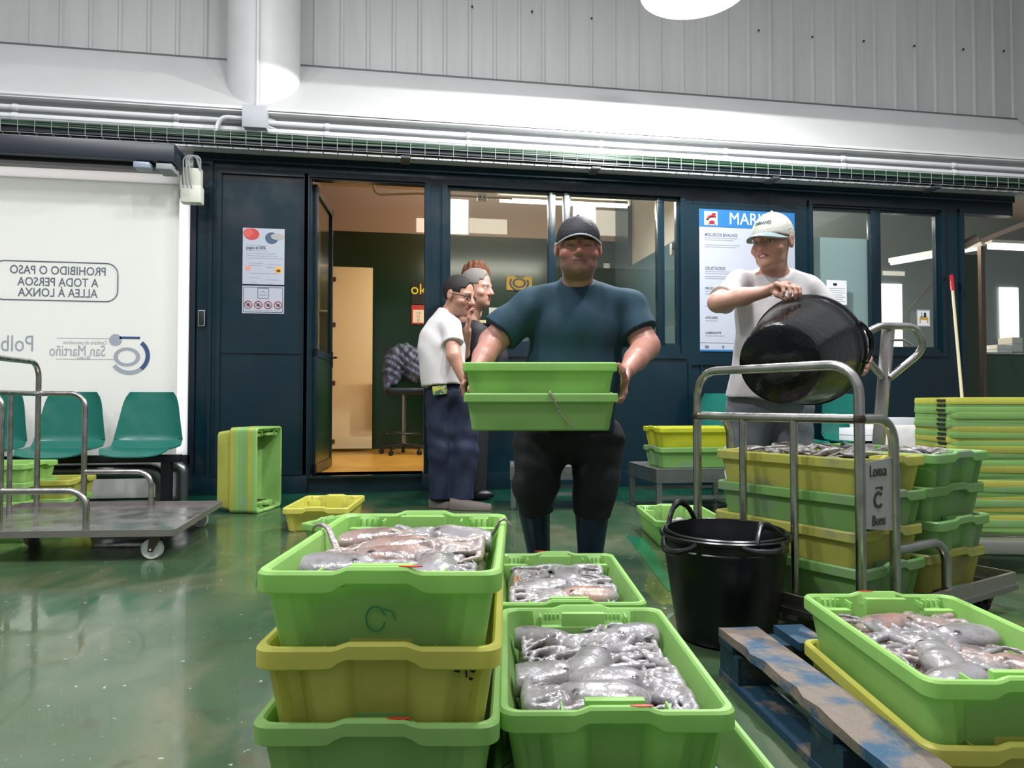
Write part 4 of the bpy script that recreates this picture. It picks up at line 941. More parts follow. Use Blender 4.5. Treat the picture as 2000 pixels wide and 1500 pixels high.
# ================================================================== octopus
M_oct = mat('octopus_skin', '#b5b0b0', rough=.22, coat=.5, attr=True, var=(16, '#5c5556', .50, .72), bump=(60, .28), spec=.5, rvar=(25, .18, .34))
PAL = {'grey': ((.27, .26, .275), (.20, .195, .205), (.22, .175, .165)), 'pink': ((.30, .245, .235), (.22, .105, .075), (.33, .19, .14)), 'orange': ((.29, .265, .265), (.48, .19, .06), (.24, .215, .215))}
def octopus_in(base, x, y, a, pal, seed, label, group, z=0., scl=1., xl=.164, yl=.252):
    r = random.Random(seed); S = SDF((-xl-.012, -yl-.012, z-.03), (xl+.012, yl+.012, z+.075), .0042)
    ca, sa_ = math.cos(R(a)), math.sin(R(a))
    W2 = lambda u, v, h: ((max(-xl+.02, min(xl-.02, x+u*ca-v*sa_)), max(-yl+.02, min(yl-.02, y+u*sa_+v*ca)), z+h))
    S.ell(W2(-.062, 0, .012), (.070*scl, .046*scl, .030), .02, rotm(a+r.uniform(-12, 12))); S.ell(W2(0, 0, .014), (.036, .036, .024), .03, rotm(a)); S.ell(W2(.035, 0, .004), (.04, .036, .012), .02, rotm(a))
    ey = [W2(.004, q*.022, .027) for q in (-1, 1)]
    for e_ in ey: S.ell(e_, (.010, .010, .010), .006)
    flow = R(a+r.uniform(-25, 25)); xm, ym = xl-.012, yl-.012
    for k in range(8):
        p = W2(.02, .003*(k-3.5), .008); px_, py_ = p[0], p[1]; th = R(a)+R(-62+124*k/7); pts = [(px_, py_, z+.010)]; n = 15; st = .019; wv = r.uniform(0, 6)
        for i in range(n):
            th += .22*math.sin(flow-th)+.16*math.sin(i*.7+wv)
            if i > 9: th += .35*(1 if k % 2 else -1)
            px_ += st*math.cos(th); py_ += st*math.sin(th)
            if abs(px_) > xm: px_ = math.copysign(xm, px_); th += .7*(1 if k % 2 else -1)
            if abs(py_) > ym: py_ = math.copysign(ym, py_); th += .7*(1 if k % 2 else -1)
            pts.append((px_, py_, z+.003+.010*abs(math.sin(i*.45+k))+.005*(k % 3)))
        S.chain(pts, [.0135*(1-i/(n+4)) for i in range(n+1)], .0055)
    c0, c1_, c2_ = [np.array(c) for c in PAL[pal]]; cb = np.array(W2(-.04, 0, .02))
    def cf(P):
        db = np.clip(1-np.linalg.norm((P-cb)*(1, 1, .6), axis=1)/.075, 0, 1)[:, None]**.6; w2 = (.5+.5*np.sin(P[:, 0]*60+seed)*np.sin(P[:, 1]*50))[:, None]
        c = c0*(1-db*.85)+c1_*db*.85; c = c*(1-.35*w2)+c2_*.35*w2; up = np.clip((P[:, 2]-z+.002)/.02, 0, 1)[:, None]; 
        for e_ in ey:
            d = np.linalg.norm(P-(np.array(e_)+(0, 0, .009)), axis=1)[:, None]; c = np.where(d < .0060, np.array((.008, .008, .008)), np.where(d < .0095, c*.5, c))
        return c
    o = S.mesh('octopus', M_oct, None, cf); o.matrix_world = base; o.location = base.to_translation(); o.rotation_euler = base.to_euler()
    return tag(o, label, 'octopus', group)
def pile_mesh(seed, pal, w_=CW-.085, l_=CL-.130, amp=.030):
    r = np.random.default_rng(seed); nx, ny = 110, 165
    X, Y = np.meshgrid(np.linspace(-w_/2, w_/2, nx), np.linspace(-l_/2, l_/2, ny), indexing='ij')
    Z = np.full_like(X, 0.) + .006*np.sin(X*25+seed)*np.sin(Y*18); cid = np.zeros_like(X)
    for k in range(64):
        x, y = r.uniform(-w_/2, w_/2), r.uniform(-l_/2, l_/2); a = r.uniform(0, 6.28); big = k % 7 == 0
        rad = r.uniform(.03, .042) if big else r.uniform(.007, .017); n = 3 if big else 12; h0 = r.uniform(.0, amp*.5); cv = r.uniform(-.5, .5); cc = r.uniform(0, 1)
        for i in range(n):
            a2 = a+cv; x2, y2 = x+.022*math.cos(a2), y+.022*math.sin(a2)
            dx, dy = x2-x, y2-y; t = np.clip(((X-x)*dx+(Y-y)*dy)/(dx*dx+dy*dy), 0, 1); D = np.hypot(X-x-t*dx, Y-y-t*dy); rr = rad*(1-.6*i/n)
            hz = h0+np.sqrt(np.clip(rr**2-D**2, 0, None))*(.6 if big else 1.)-rr*.15
            up = (D < rr) & (hz > Z); Z = np.where(up, hz, Z); cid = np.where(up, cc, cid); x, y, a = x2, y2, a2+.25*math.sin(i)
    ed = np.minimum(np.clip((w_/2-np.abs(X))/.02, 0, 1), np.clip((l_/2-np.abs(Y))/.02, 0, 1)); Z = Z*ed-.02*(1-ed)
    co = np.stack([X, Y, Z], -1).reshape(-1, 3); c0, c1_, c2_ = [np.array(c) for c in PAL[pal]]
    cid = cid.reshape(-1, 1); c = .75*np.where(cid < .45, c0, np.where(cid < .72, c2_*.6+c0*.4, np.where(cid < .9, c1_*.7+c0*.3, c0*.75)))  # heap colour darkened to stand for shade in the gaps between octopuses
    i, j = np.meshgrid(np.arange(nx-1), np.arange(ny-1), indexing='ij'); v = (i*ny+j).ravel(); F = np.stack([v, v+ny, v+ny+1, v+1], 1)
    me = bpy.data.meshes.new('octopus_mass'); me.from_pydata(co.tolist(), [], F.tolist()); me.polygons.foreach_set('use_smooth', np.ones(len(F), bool))
    at_ = me.attributes.new('col', 'FLOAT_COLOR', 'POINT'); at_.data.foreach_set('color', np.concatenate([c, np.ones((len(c), 1))], 1).astype(np.float32).ravel())
    me.materials.append(M_oct); return me
def fill(cr, pal, seed, where, spots, zf=-.058, scl=1.0):
    base = cr.matrix_basis.copy() if False else Matrix.Translation(cr.location) @ cr.rotation_euler.to_matrix().to_4x4()
    o = bpy.data.objects.new('octopus_mass', pile_mesh(seed, pal)); COL.objects.link(o); o.matrix_world = base @ Matrix.Translation((0, 0, CH+zf)); 
    o.location = o.matrix_world.translation; tag(o, 'wet heap of octopus arms filling the '+where, 'octopus', None, 'stuff')
    for k, (x, y, a, pl, vi, lab) in enumerate(spots):
        octopus_in(base, x, y, a, pl, seed*7+k*3, lab, 'octopuses in the '+where, CH+zf+.006+.004*(k % 3), 1.0+.15*(k % 2))
# positions are in crate coordinates; c1[3] and c3 face the camera with -y, the rotated ones with +y
fill(c1[3], 'pink', 11, 'topmost front left crate', [(-.06, .16, 15, 'pink', 0, 'reddish octopus at the back left of the topmost front left crate'), (.06, .17, 160, 'grey', 1, 'grey octopus at the back right of the topmost front left crate'),
     (.03, .02, 10, 'pink', 1, 'brown pink octopus in the middle of the topmost front left crate'), (-.06, -.06, 200, 'pink', 0, 'brownish octopus left of centre in the topmost front left crate'), (.075, -.12, 95, 'grey', 2, 'pale octopus near the front right of the topmost front left crate'), (-.06, -.17, -20, 'grey', 0, 'whitish octopus at the front left of the topmost front left crate')], scl=.9)
fill(c2[1], 'grey', 23, 'centre front crate', [(.07, -.15, 150, 'grey', 0, 'large pale octopus with visible eye at the back left of the centre front crate'), (-.07, -.16, 30, 'grey', 1, 'grey octopus at the back right of the centre front crate'),
     (.0, -.03, 250, 'grey', 2, 'silvery octopus in the middle of the centre front crate'), (.08, .05, 190, 'grey', 1, 'octopus with purple tint at left of the centre front crate'), (-.06, .10, 170, 'grey', 0, 'octopus with long stretched arms at right of the centre front crate'), (.06, .18, 5, 'grey', 2, 'pale octopus at the near left corner of the centre front crate')], scl=.92)
fill(c2[2], 'orange', 31, 'second centre crate', [(.03, .15, 90, 'grey', 0, 'grey octopus at the back of the second centre crate'), (.0, -.02, 10, 'grey', 2, 'grey octopus across the middle of the second centre crate'), (.02, -.14, 185, 'orange', 0, 'orange tinged octopus near the front of the second centre crate')], scl=.95)
fill(c3[1], 'pink', 47, 'right front crate', [(.0, .17, 10, 'pink', 1, 'pinkish octopus at the back of the right front crate'), (.05, .05, 200, 'grey', 1, 'pale octopus in the middle of the right front crate'), (-.05, -.05, 80, 'grey', 2, 'silvery octopus at left of the right front crate'), (.07, -.12, 150, 'pink', 0, 'pink brown octopus at the near right of the right front crate'), (-.04, -.19, 20, 'grey', 0, 'grey octopus at the near left corner of the right front crate')], zf=-.062, scl=.92)
for cr_, nm, pal, sd in ((c1[1], 'third crate of the front left stack', 'grey', 3), (c1[2], 'yellow crate of the front left stack', 'grey', 4), (c2[0], 'lower front centre crate', 'grey', 5), (c3[0], 'yellow crate at right front', 'grey', 6)):
    fill(cr_, pal, sd, nm, [], zf=-.075)
# arms hanging over rims
def arm(cr, pts, r0, label, pal='grey'):
    base = Matrix.Translation(cr.location) @ cr.rotation_euler.to_matrix().to_4x4()
    P = [base @ Vector(p) for p in pts]; S_ = []
    for i in range(len(P)-1):
        for k in range(4): S_.append(P[i].lerp(P[i+1], k/4))
    S_.append(P[-1])
    for _ in range(3): S_ = [S_[0]]+[(S_[i-1]+S_[i]*2+S_[i+1])/4 for i in range(1, len(S_)-1)]+[S_[-1]]
    n = len(S_); o = MB().tube(S_, [r0*(1-.75*i/n) for i in range(n)], 8, flat=.7).build('draped_octopus', mat('octopus_arm_skin', '#7d716c', rough=.2, coat=.8, bump=(80, .5)))
    tag(o, label, 'octopus')
arm(c1[3], [(-.14, .02, .10), (-.165, .05, .13), (-.18, .07, .155), (-.20, .08, .1625), (-.216, .085, .158), (-.222, .09, .14)], .010, 'octopus arm hanging over the left rim of the topmost front left crate')
arm(c1[3], [(.15, .16, .10), (.178, .15, .13), (.19, .15, .160), (.205, .15, .162), (.217, .145, .15), (.221, .14, .125), (.220, .13, .10)], .007, 'octopus arm hanging over the right rim of the topmost front left crate')
arm(h2, [(-.19, -.04, .13), (-.20, -.035, .160), (-.212, -.035, .150), (-.214, -.05, .12), (-.205, -.07, .07), (-.196, -.11, .03), (-.19, -.125, .012)][::1], .008, 'dark octopus arm dangling over the lower crate the man carries')
# small fish
def fish_mesh(seed):
    m = MB(); n = 12; L = .13
    prof = [.004, .016, .021, .023, .022, .019, .015, .011, .007, .005, .010, .018]
    rs = []
    for i in range(n):
        x = -L/2+L*i/(n-1); h = prof[i]; w_ = .010*min(1, h/.018) if i < 9 else .0015
        yo = .008*math.sin(i*.35+seed)
        rs.append([Vector((x, yo+w_*math.cos(a), h*math.sin(a))) for a in [2*math.pi*k/8 for k in range(8)]])
    m.rings(rs); me = m.mesh('small_fish'); me.materials.append(mat('fish_skin', '#a9a4a2', rough=.25, coat=.5, var=(40, '#6d6866', .4, .6))); return me
FM = [fish_mesh(s) for s in (0, 2, 4)]
rf = random.Random(5)
def fish_in(cr, n, z, names, group, xr=.14, yr=.24):
    base = Matrix.Translation(cr.location) @ cr.rotation_euler.to_matrix().to_4x4()
    for k in range(n):
        q = bpy.data.objects.new('small_fish', FM[k % 3]); COL.objects.link(q)
        q.location = base @ Vector((rf.uniform(-xr, xr), rf.uniform(-yr, yr), z+.006*(k % 3))); q.rotation_euler = (R(90+rf.uniform(-25, 25)), R(rf.uniform(-12, 12)), rf.uniform(0, 6.3)); tag(q, names, 'fish', group)
def fishbed(cr, z, col, label):
    base = Matrix.Translation(cr.location) @ cr.rotation_euler.to_matrix().to_4x4()
    me = pile_mesh(71, 'grey', amp=.01); me.materials.clear(); me.materials.append(mat('fish_bed_'+col, col, rough=.3, coat=.4, var=(35, '#4d4a46', .45, .65), bump=(60, .6)))
    o = bpy.data.objects.new('fish_heap', me); COL.objects.link(o); o.location = base @ Vector((0, 0, z)); o.rotation_euler = cr.rotation_euler; tag(o, label, 'fish', None, 'stuff')
fishbed(cfish, .05, '#a79d98', 'pinkish heap of small fish in the floor crate left of the tubs')
fish_in(cfish, 12, .075, 'small pinkish fish lying in the green floor crate left of the tubs', 'fish in the floor crate by the tubs')
fishbed(load[6], .125, '#8c8a74', 'grey heap of small fish in the topmost near crate on the trolley')
fish_in(load[6], 22, .150, 'small grey fish on top of the topmost near crate on the loaded trolley', 'fish on the near top crate of the trolley')
fishbed(load[7], .115, '#b9b9b9', 'pale heap of fish and ice in the topmost rear crate on the trolley')
fish_in(load[7], 12, .140, 'small fish lying in the topmost rear crate on the loaded trolley', 'fish on the rear top crate of the trolley')
for k in range(6): fishbed(load[k], .07, '#5f5a55', 'dark wet fish inside the %s %s crate on the trolley' % (lv[k//2], 'near' if k % 2 == 0 else 'rear')) if k in (2, 4) else None

# ================================================================== rubber tubs
M_rub = mat('black_rubber', '#0b0c0f', rough=.30, bump=(25, .12), spec=.5)
def tub(name, M_, Rb, Rt, H, label, hang=(0, 180), group=None, glossy=False):
    t = bpy.data.objects.new(name, None); COL.objects.link(t); t.matrix_world = M_; t.location, t.rotation_euler = M_.to_translation(), M_.to_euler(); tag(t, label, 'tub', group)
    mm = mat('glossy_black_rubber', '#08090c', rough=.17, bump=(30, .22), spec=.4) if glossy else M_rub
    f = lambda z: Rb+(Rt-Rb)*(z/H)**.9
    prof = [(0.001, 0), (Rb-.012, 0), (Rb, .008)]+[(f(z), z) for z in np.linspace(.03, H-.06, 7)]+[(f(H-.055)+.004, H-.052), (f(H-.05)+.004, H-.046), (f(H-.04), H-.042), (Rt-.002, H-.02), (Rt+.006, H-.014), (Rt+.008, H-.004), (Rt+.003, H), (Rt-.004, H-.002), (Rt-.008, H-.03)]+[(f(z)-.007, z) for z in np.linspace(H-.06, .03, 7)]+[(Rb-.015, .010), (.001, .008)]
    MB().lathe(prof, None, 56).build('tub_body', mm, t)
    for h_ in hang:
        a, lift, out = h_ if isinstance(h_, tuple) else (h_, .075, .02)
        pts = []; n = 12
        for k in range(n+1):
            s_ = k/n; aa = R(a)+(s_-.5)*.72; b_ = math.sin(math.pi*s_)
            rad = Rt+.006+out*b_; pts.append((rad*math.cos(aa), rad*math.sin(aa), H-.012+lift*b_**.75))
        hh = MB().tube(pts, [.012 if 3 < k < n-3 else .009 for k in range(n+1)], 9).build('handle', mm, t)
    return t
tc = CG((1416-1000)/FP*2.42, 2.44, 0)
tub('rubber_tub', Matrix.Translation(tc) @ Matrix.Rotation(-YAW, 4, 'Z'), .157, .211, .358, 'black rubber tub on the floor in front of the loaded trolley, outer one of two', ((-150, -.03, .03), (22, -.03, .03), (-72, -.012, .03)))
tub('rubber_tub', Matrix.Translation(tc+Vector((0.00, 0, .022))) @ Matrix.Rotation(-YAW, 4, 'Z') @ Matrix.Rotation(R(1.2), 4, 'X'), .142, .197, .348, 'second black rubber tub nested inside the one on the floor, loop handles up', ((125, .075, .0), (-58, .05, -.045)))
# the tub held by the young man
b0 = CG((1521-1000)/FP*2.85, 2.85, HC+(HOR-711)/FP*2.85); r0_ = CG((1577-1000)/FP*3.17, 3.17, HC+(HOR-684)/FP*3.17)
ax_ = (r0_-b0).normalized(); Hh = (r0_-b0).length
xa_ = ax_.cross(Vector((0, 0, 1))).normalized(); ya_ = ax_.cross(xa_)
Mt = Matrix(((xa_.x, ya_.x, ax_.x, b0.x), (xa_.y, ya_.y, ax_.y, b0.y), (xa_.z, ya_.z, ax_.z, b0.z), (0, 0, 0, 1)))
tub('rubber_tub', Mt, .162, .243, Hh, 'glossy black rubber tub tilted in the hands of the young man in white', ((-6, .05, .01), (150, .05, .01)), glossy=True)

# ================================================================== blue pallet
O_ = G(1400, 1222, .139); A_ = (G(1735, 1500, .139)-O_); A_.z = 0; A_.normalize(); B_ = Vector((-A_.y, A_.x, 0)); 
if B_.x < 0: B_ = -B_
t = empty('blue_pallet', (O_.x, O_.y, 0), 0, 'worn blue wooden pallet beside the right front crates', 'pallet')
M_bw = mat('worn_blue_wood', '#16384f', rough=.6, var=(7, '#6f6358', .54, .66), bump=(30, .4), stretch=(1, 1, 1)); M_bd = mat('blue_wood_dark', '#12303f', rough=.6, var=(9, '#5d5a4e', .55, .7), bump=(30, .4))
M_bt = mat('worn_top_wood', '#6b5f56', rough=.65, var=(9, '#1c445e', .47, .60), bump=(35, .5))
def pbox(a0, a1, b0_, b1, z0, z1, nm, m_, rag=0):
    m = MB(); n = 22; rs = []
    for k in range(n+1):
        a = a0+(a1-a0)*k/n; j = (.010*math.sin(k*1.7)+.008*math.sin(k*4.1))*rag
        rs.append([A_*a+B_*(b0_+abs(j))+Vector((0, 0, z1)), A_*a+B_*b1+Vector((0, 0, z1)), A_*a+B_*b1+Vector((0, 0, z0)), A_*a+B_*(b0_+abs(j)*.4)+Vector((0, 0, z0))])
    m.rings(rs); return m.build(nm, m_, t)
pbox(0, 1.2, 0, .118, .117, .139, 'deck_board', M_bt, 1); pbox(-.01, .15, .172, .26, .117, .139, 'deck_board', M_bw)
pbox(.0, .10, .0, .27, .096, .116, 'cross_board', M_bd); pbox(.52, .62, .0, .118, .096, .116, 'cross_board', M_bd); pbox(1.1, 1.2, .0, .118, .096, .116, 'cross_board', M_bd)
for a in (0.0, .52, 1.08): pbox(a, a+.13, .004, .10, .021, .095, 'block', M_bd)
pbox(0, .1, .18, .26, .021, .095, 'block', M_bd); pbox(0, 1.2, 0, .10, 0, .02, 'base_board', M_bw)

# ================================================================== moulded seats on beams
def seat_shell(M_, top=.89, sz=.44, wt=.40, wb=.52):
    prof = []  # (y, z, half width)
    for k in range(10): s_ = k/9; prof.append((.20-.07*s_+.0*s_, top-(top-sz-.07)*s_, (wt+(wb-wt)*s_**1.2)/2))
    for k in range(1, 6): a = R(90*k/5); prof.append((.13-.07*math.sin(a)*1.0-.0, sz+.07-.065*(math.sin(a)) if False else sz+.07*(1-math.sin(a)), wb/2))
    for k in range(1, 9): s_ = k/8; prof.append((.06-.34*s_, sz-.012*math.sin(math.pi*s_)+.0-(.045*max(0, s_-.75)/.25), (wb/2)*(1-.05*s_)))
    m = MB(); nu = 17; F_, B2 = [], []
    for i, (y, z, hw) in enumerate(prof):
        rf_, rb_ = [], []
        if i < 3: cut = (.035, .012, .003)[i]
        elif i > len(prof)-3: cut = (.01, .03)[i-len(prof)+2]
        else: cut = 0
        for j in range(nu):
            u = -1+2*j/(nu-1); x = u*(hw-cut); cup = .030*(abs(u)**3)
            if i < 10: p = Vector((x, y-cup, z)); q = Vector((x, y-cup+.008, z))
            else: p = Vector((x, y, z+cup*.8)); q = Vector((x, y, z+cup*.8-.008))
            rf_.append(p); rb_.append(q)
        m_row = rf_+rb_[::-1]; F_.append(m_row)
    m.rings(F_); return m
def bench(name, px_list, Y, label, seats, legs_px, matg, z_beam=.36):
    v0 = V(px_list[0], 800, Y); t = empty(name, (v0.x, Y, 0), 0, label, 'bench')
    xs_ = [V(p, 800, Y).x-v0.x for p in px_list]; x0, x1 = min(xs_)-.28, max(xs_)+.28
    MB().box(x0, x1, -.03, .03, z_beam-.03, z_beam+.03, bev=.004).build('beam', M_dark, t)
    for lp in legs_px:
        x = V(lp, 900, Y).x-v0.x; l_ = MB(); l_.box(x-.035, x+.035, -.04, .04, .02, z_beam-.03); l_.box(x-.04, x+.04, -.22, .22, 0, .03, bev=.004); l_.build('leg', M_dark, t)
    for x, hid in zip(xs_, seats):
        s_ = seat_shell(matg).build('seat_shell', matg, t, (x, .0, 0)); MB().box(-.12, .12, -.14, .06, .385, .425).build('seat_bracket', M_dark, s_)
    return t
bench('seat_bench', [282, 126, -32], 6.0, 'bench of moulded green plastic seats in front of the frosted glass', (1, 1, 1), [328, 40], mat('green_plastic_seat', '#126356', rough=.35, rvar=(8, .28, .45)))
bench('seat_bench', [1665, 1545, 1425], 6.1, 'bench of teal plastic seats behind the young man in white', (1, 1, 1), [1440, 1700], mat('teal_plastic_seat', '#0f6358', rough=.33))
v = V(1682, 862, 5.95); t = empty('paper_box', (v.x, 5.92, .455), .1, 'white cardboard box lying on the rightmost teal seat', 'box')
MB().box(-.17, .17, -.10, .12, .0, .115, bev=.003).build('carton', M_paper, t); MB().box(-.172, .172, -.102, .122, .05, .054).build('lid_edge', M_ink3, t)
v = V(1765, 890, 5.7); t = empty('paper_bag', (v.x, 5.7, 0), -.1, 'large white paper sack standing left of the tall nested crates', 'bag')
m = MB(); m.rings([[Vector((x*s_, y*s_*.8+.01*math.sin(z*30), z)) for x, y in ((-.24, -.1), (.0, -.13), (.24, -.1), (.25, .1), (0, .12), (-.24, .1))] for z, s_ in ((0, .95), (.2, 1.02), (.45, .97), (.56, .93), (.60, .80))])
m.build('sack', mat('white_sack', '#dbd7d4', rough=.6, bump=(9, .8)), t)
m = MB(); m.box(.02, .07, -.137, -.133, .40, .44); m.box(.1, .12, -.132, -.128, .43, .45); m.build('print', M_ink, t)
t = empty('carton_box', V(1750, 845, 6.0), .05, 'white carton with small dark print behind the paper sack', 'box'); t.location.z = 0
MB().box(-.35, .25, -.02, .2, .45, .66, bev=.004).build('carton', M_paper, t); MB().box(-.3, .2, .0, .18, 0, .45).build('stand', M_dark, t)

# ================================================================== low steel tables
def low_table(p_near_left, d_, w_, dep, label, ang=0):
    v = CG((p_near_left-1000)/FP*d_, d_); t = empty('low_steel_table', v, -YAW+R(ang), label, 'table'); z = .33
    M_ts = mat('table_steel', '#8f9396', rough=.3, metal=.85, rvar=(6, .25, .4))
    MB().box(0, w_, 0, dep, z-.012, z, bev=.003).build('table_top', M_ts, t)
    m = MB(); m.box(0, w_, 0, .006, z-.10, z-.012); m.box(0, w_, dep-.006, dep, z-.10, z-.012); m.box(0, .006, .006, dep-.006, z-.10, z-.012); m.box(w_-.006, w_, .006, dep-.006, z-.10, z-.012); m.build('apron', M_ts, t)
    for x in (.0, w_-.045):
        for y in (.0, dep-.045):
            m = MB(); m.box(x+.007, x+.045, y+.007, y+.045, .02, z-.1); m.tube([(x+.026, y+.026, 0), (x+.026, y+.026, .02)], .012, 10); m.build('leg', M_ts, t)
    for y in (.02, dep-.03): MB().box(.045, w_-.045, y, y+.012, .11, .135).build('stretcher', M_ts, t)
    return t
low_table(996, 5.26, .72, .50, 'low stainless steel table behind the legs of the man in blue')
low_table(1281, 5.03, .74, .66, 'low stainless steel table carrying the green and yellow crates', 8)
t = empty('white_cloth', (0, 0, 0), 0, 'white cloth strip hanging beside the right low steel table', 'cloth')
m = MB(); rs = []
for k in range(14):
    z = .50-.38*k/13; c_ = CG((1420-1000)/FP*4.95, 4.93+.01*math.sin(k), z); wv = .028*(1-.3*k/13)+.008*math.sin(k*1.3)
    rs.append([c_+Vector((-wv, 0, 0)), c_+Vector((0, -.018, 0)), c_+Vector((wv, 0, 0)), c_+Vector((0, .012, 0))])
m.rings(rs); m.build('cloth', M_paper, t)

# ================================================================== posters on the blue wall
def pv(px, py): return V(px, py, YW-.003)
def poster(name, p0, p1, label, cat, m_):
    c = V((p0[0]+p1[0])/2, (p0[1]+p1[1])/2, YW-.036 if False else YW-.002); t = empty(name, c, 0, label, cat)
    a, b = V(p0[0], p0[1], YW), V(p1[0], p1[1], YW); hw = (b.x-a.x)/2; hh = (a.z-b.z)/2
    MB().box(-hw, hw, -.004, 0, -hh, hh).build('sheet', m_, t); return t, hw, hh
M_pb = mat('poster_blue', '#2b6ca6', rough=.35); M_pw = mat('poster_white', '#a6abb7', rough=.4)
t, hw, hh = poster('seafood_poster', (1369, 407), (1556, 690), 'large white and blue seafood poster behind the young man', 'poster', M_pw)
MB().box(-hw, hw, -.007, -.004, hh-.175, hh).build('header', M_pb, t); MB().box(-hw, hw, -.006, -.004, -hh, -hh+.018).build('footer', M_pb, t)
text('MARISCO', .17, mat('white_ink', '#e8ebf0', rough=.4), t, (-hw+.63, -.008, hh-.09), sx=.88)
MB().box(-hw+.05, -hw+.19, -.0085, -.007, hh-.16, hh-.02).build('picture', M_pw, t)
m = MB(); M9 = Matrix.Translation((-hw+.12, -.0085, hh-.09)) @ Matrix.Rotation(R(90), 4, 'X')
m.tube([(-hw+.075, -.010, hh-.105), (-hw+.10, -.010, hh-.075), (-hw+.14, -.010, hh-.065)], .012, 8); m.disc((.03, .04), .022, .014, .002, M9, 18); m.disc((.035, .015), .02, .010, .002, M9, 18); m.disc((.01, -.04), .03, .018, .002, M9, 18)
for k in range(4): m.tube([(-hw+.13, -.010, hh-.13), (-hw+.09+.026*k, -.010, hh-.152)], .003, 5)
m.build('crustacean_drawing', mat('crab_red', '#8f1f28', rough=.5), t)
heads = (('MOLUSCOS BIVALVOS', .035, .24), ('CRUSTÁCEOS', .035, .63), ('PERCEBES', .026, .865), ('AXEXO', .026, .0), ('ARGOLA', .024, 1.03), ('LUBRIGANTE', .024, 1.14))
zz = lambda py: hh-(py-407)/(690-407)*2*hh
for s_, sz_, py in (('MOLUSCOS BIVALVOS', .042, 458), ('CRUSTÁCEOS', .042, 525), ('PERCEBES', .032, 565), ('AXÓUXERE', .030, 623), ('LUMBRIGANTE', .030, 653)):
    text(s_, sz_, M_ink, t, (-hw+.055, -.0055, zz(py)), align='LEFT', sx=.82, bold=.0008)
m = MB()
for py, w_ in ((464, .34), (468, .30), (478, .37), (482, .33), (531, .3), (535, .34), (541, .28), (545, .32), (571, .2), (576, .16), (600, .2), (629, .13), (659, .20)): m.box(-hw+.055, -hw+.055+w_, -.0055, -.004, zz(py)-.004, zz(py)+.004)
for py, w_ in ((462, .25), (466, .2), (494, .1), (540, .2), (545, .25)): m.box(hw-.33, hw-.33+w_, -.0055, -.004, zz(py)-.004, zz(py)+.004)
m.build('print_line', mat('grey_print', '#8b8f96', rough=.5), t)
m = MB(); m.box(-hw+.05, -hw+.09, -.006, -.004, zz(681)-.012, zz(681)+.012); m.box(-hw+.23, -hw+.25, -.006, -.004, zz(681)-.012, zz(681)+.012); m.box(-hw, hw, -.0055, -.004, zz(673)-.002, zz(673)+.002); m.build('footer_mark', M_ink, t)
t, hw, hh = poster('white_poster', (471.5, 443), (553.5, 556), 'white leaflet poster with red and navy round pictures by the doorway', 'poster', M_pw)
def dsc(par, x, z, rx, rz_, col, nm, y=-.004, th=.001): 
    return MB().disc((0, 0), rx, rz_, th, Matrix.Translation((x, y, z)) @ Matrix.Rotation(R(90), 4, 'X'), 26).build(nm, mat('ink_'+col, col, rough=.45), par)
dsc(t, -hw+.075, hh-.055, .065, .052, '#b23a35', 'round_picture'); dsc(t, -hw+.045, hh-.045, .04, .04, '#c2514a', 'round_picture', -.005)
dsc(t, hw-.11, hh-.085, .055, .052, '#3a5068', 'round_picture'); o = dsc(t, hw-.06, hh-.07, .058, .030, '#9a9a98', 'round_picture', -.005)
dsc(t, -hw+.045, -.11, .024, .022, '#d08a78', 'round_picture'); dsc(t, hw-.05, -.12, .032, .030, '#d9a23c', 'round_picture'); dsc(t, hw-.05, -.125, .018, .013, '#4a3426', 'round_picture', -.005)
text('pagas el 50%', .036, M_ink, t, (-hw+.03, -.0052, hh-.175), align='LEFT', sx=.9, bold=.001)
m = MB()
for z, a0, a1 in ((.155, .03, .2), (.20, .03, .22), (.225, .03, .28), (.245, .03, .30), (.265, .03, .34), (.31, .05, .17), (.32, .2, .33), (.33, .05, .16), (.345, .2, .28), (.40, .07, .3), (.44, .06, .14), (.455, .2, .3), (.485, .08, .12), (.49, .22, .25)): m.box(-hw+a0, -hw+a1, -.0055, -.004, hh-z-.003, hh-z+.003)
m.build('print_line', M_ink3, t)
t, hw, hh = poster('prohibition_sign', (471.5, 557), (553.5, 613), 'white sheet with four red no smoking style symbols under the leaflet', 'sign', M_pw)
M10 = mat('sign_blue_ink', '#2d3a55', rough=.5)
m = MB(); m.tube([(x, -.005, z) for x, z in rrect(-hw+.012, hw-.012, -hh+.012, hh-.012, .002, 1)], .002, 4, closed=True); m.tube([(x, -.005, z) for x, z in rrect(-.045, .045, hh-.11, hh-.02, .002, 1)], .002, 4, closed=True); m.build('border', M10, t)
m = MB(); m.box(-.03, .03, -.0055, -.004, hh-.085, hh-.062); m.tube([(-.02, -.005, hh-.06), (0, -.005, hh-.04), (.02, -.005, hh-.06)], .003, 4); m.build('emblem', M_ink3, t)
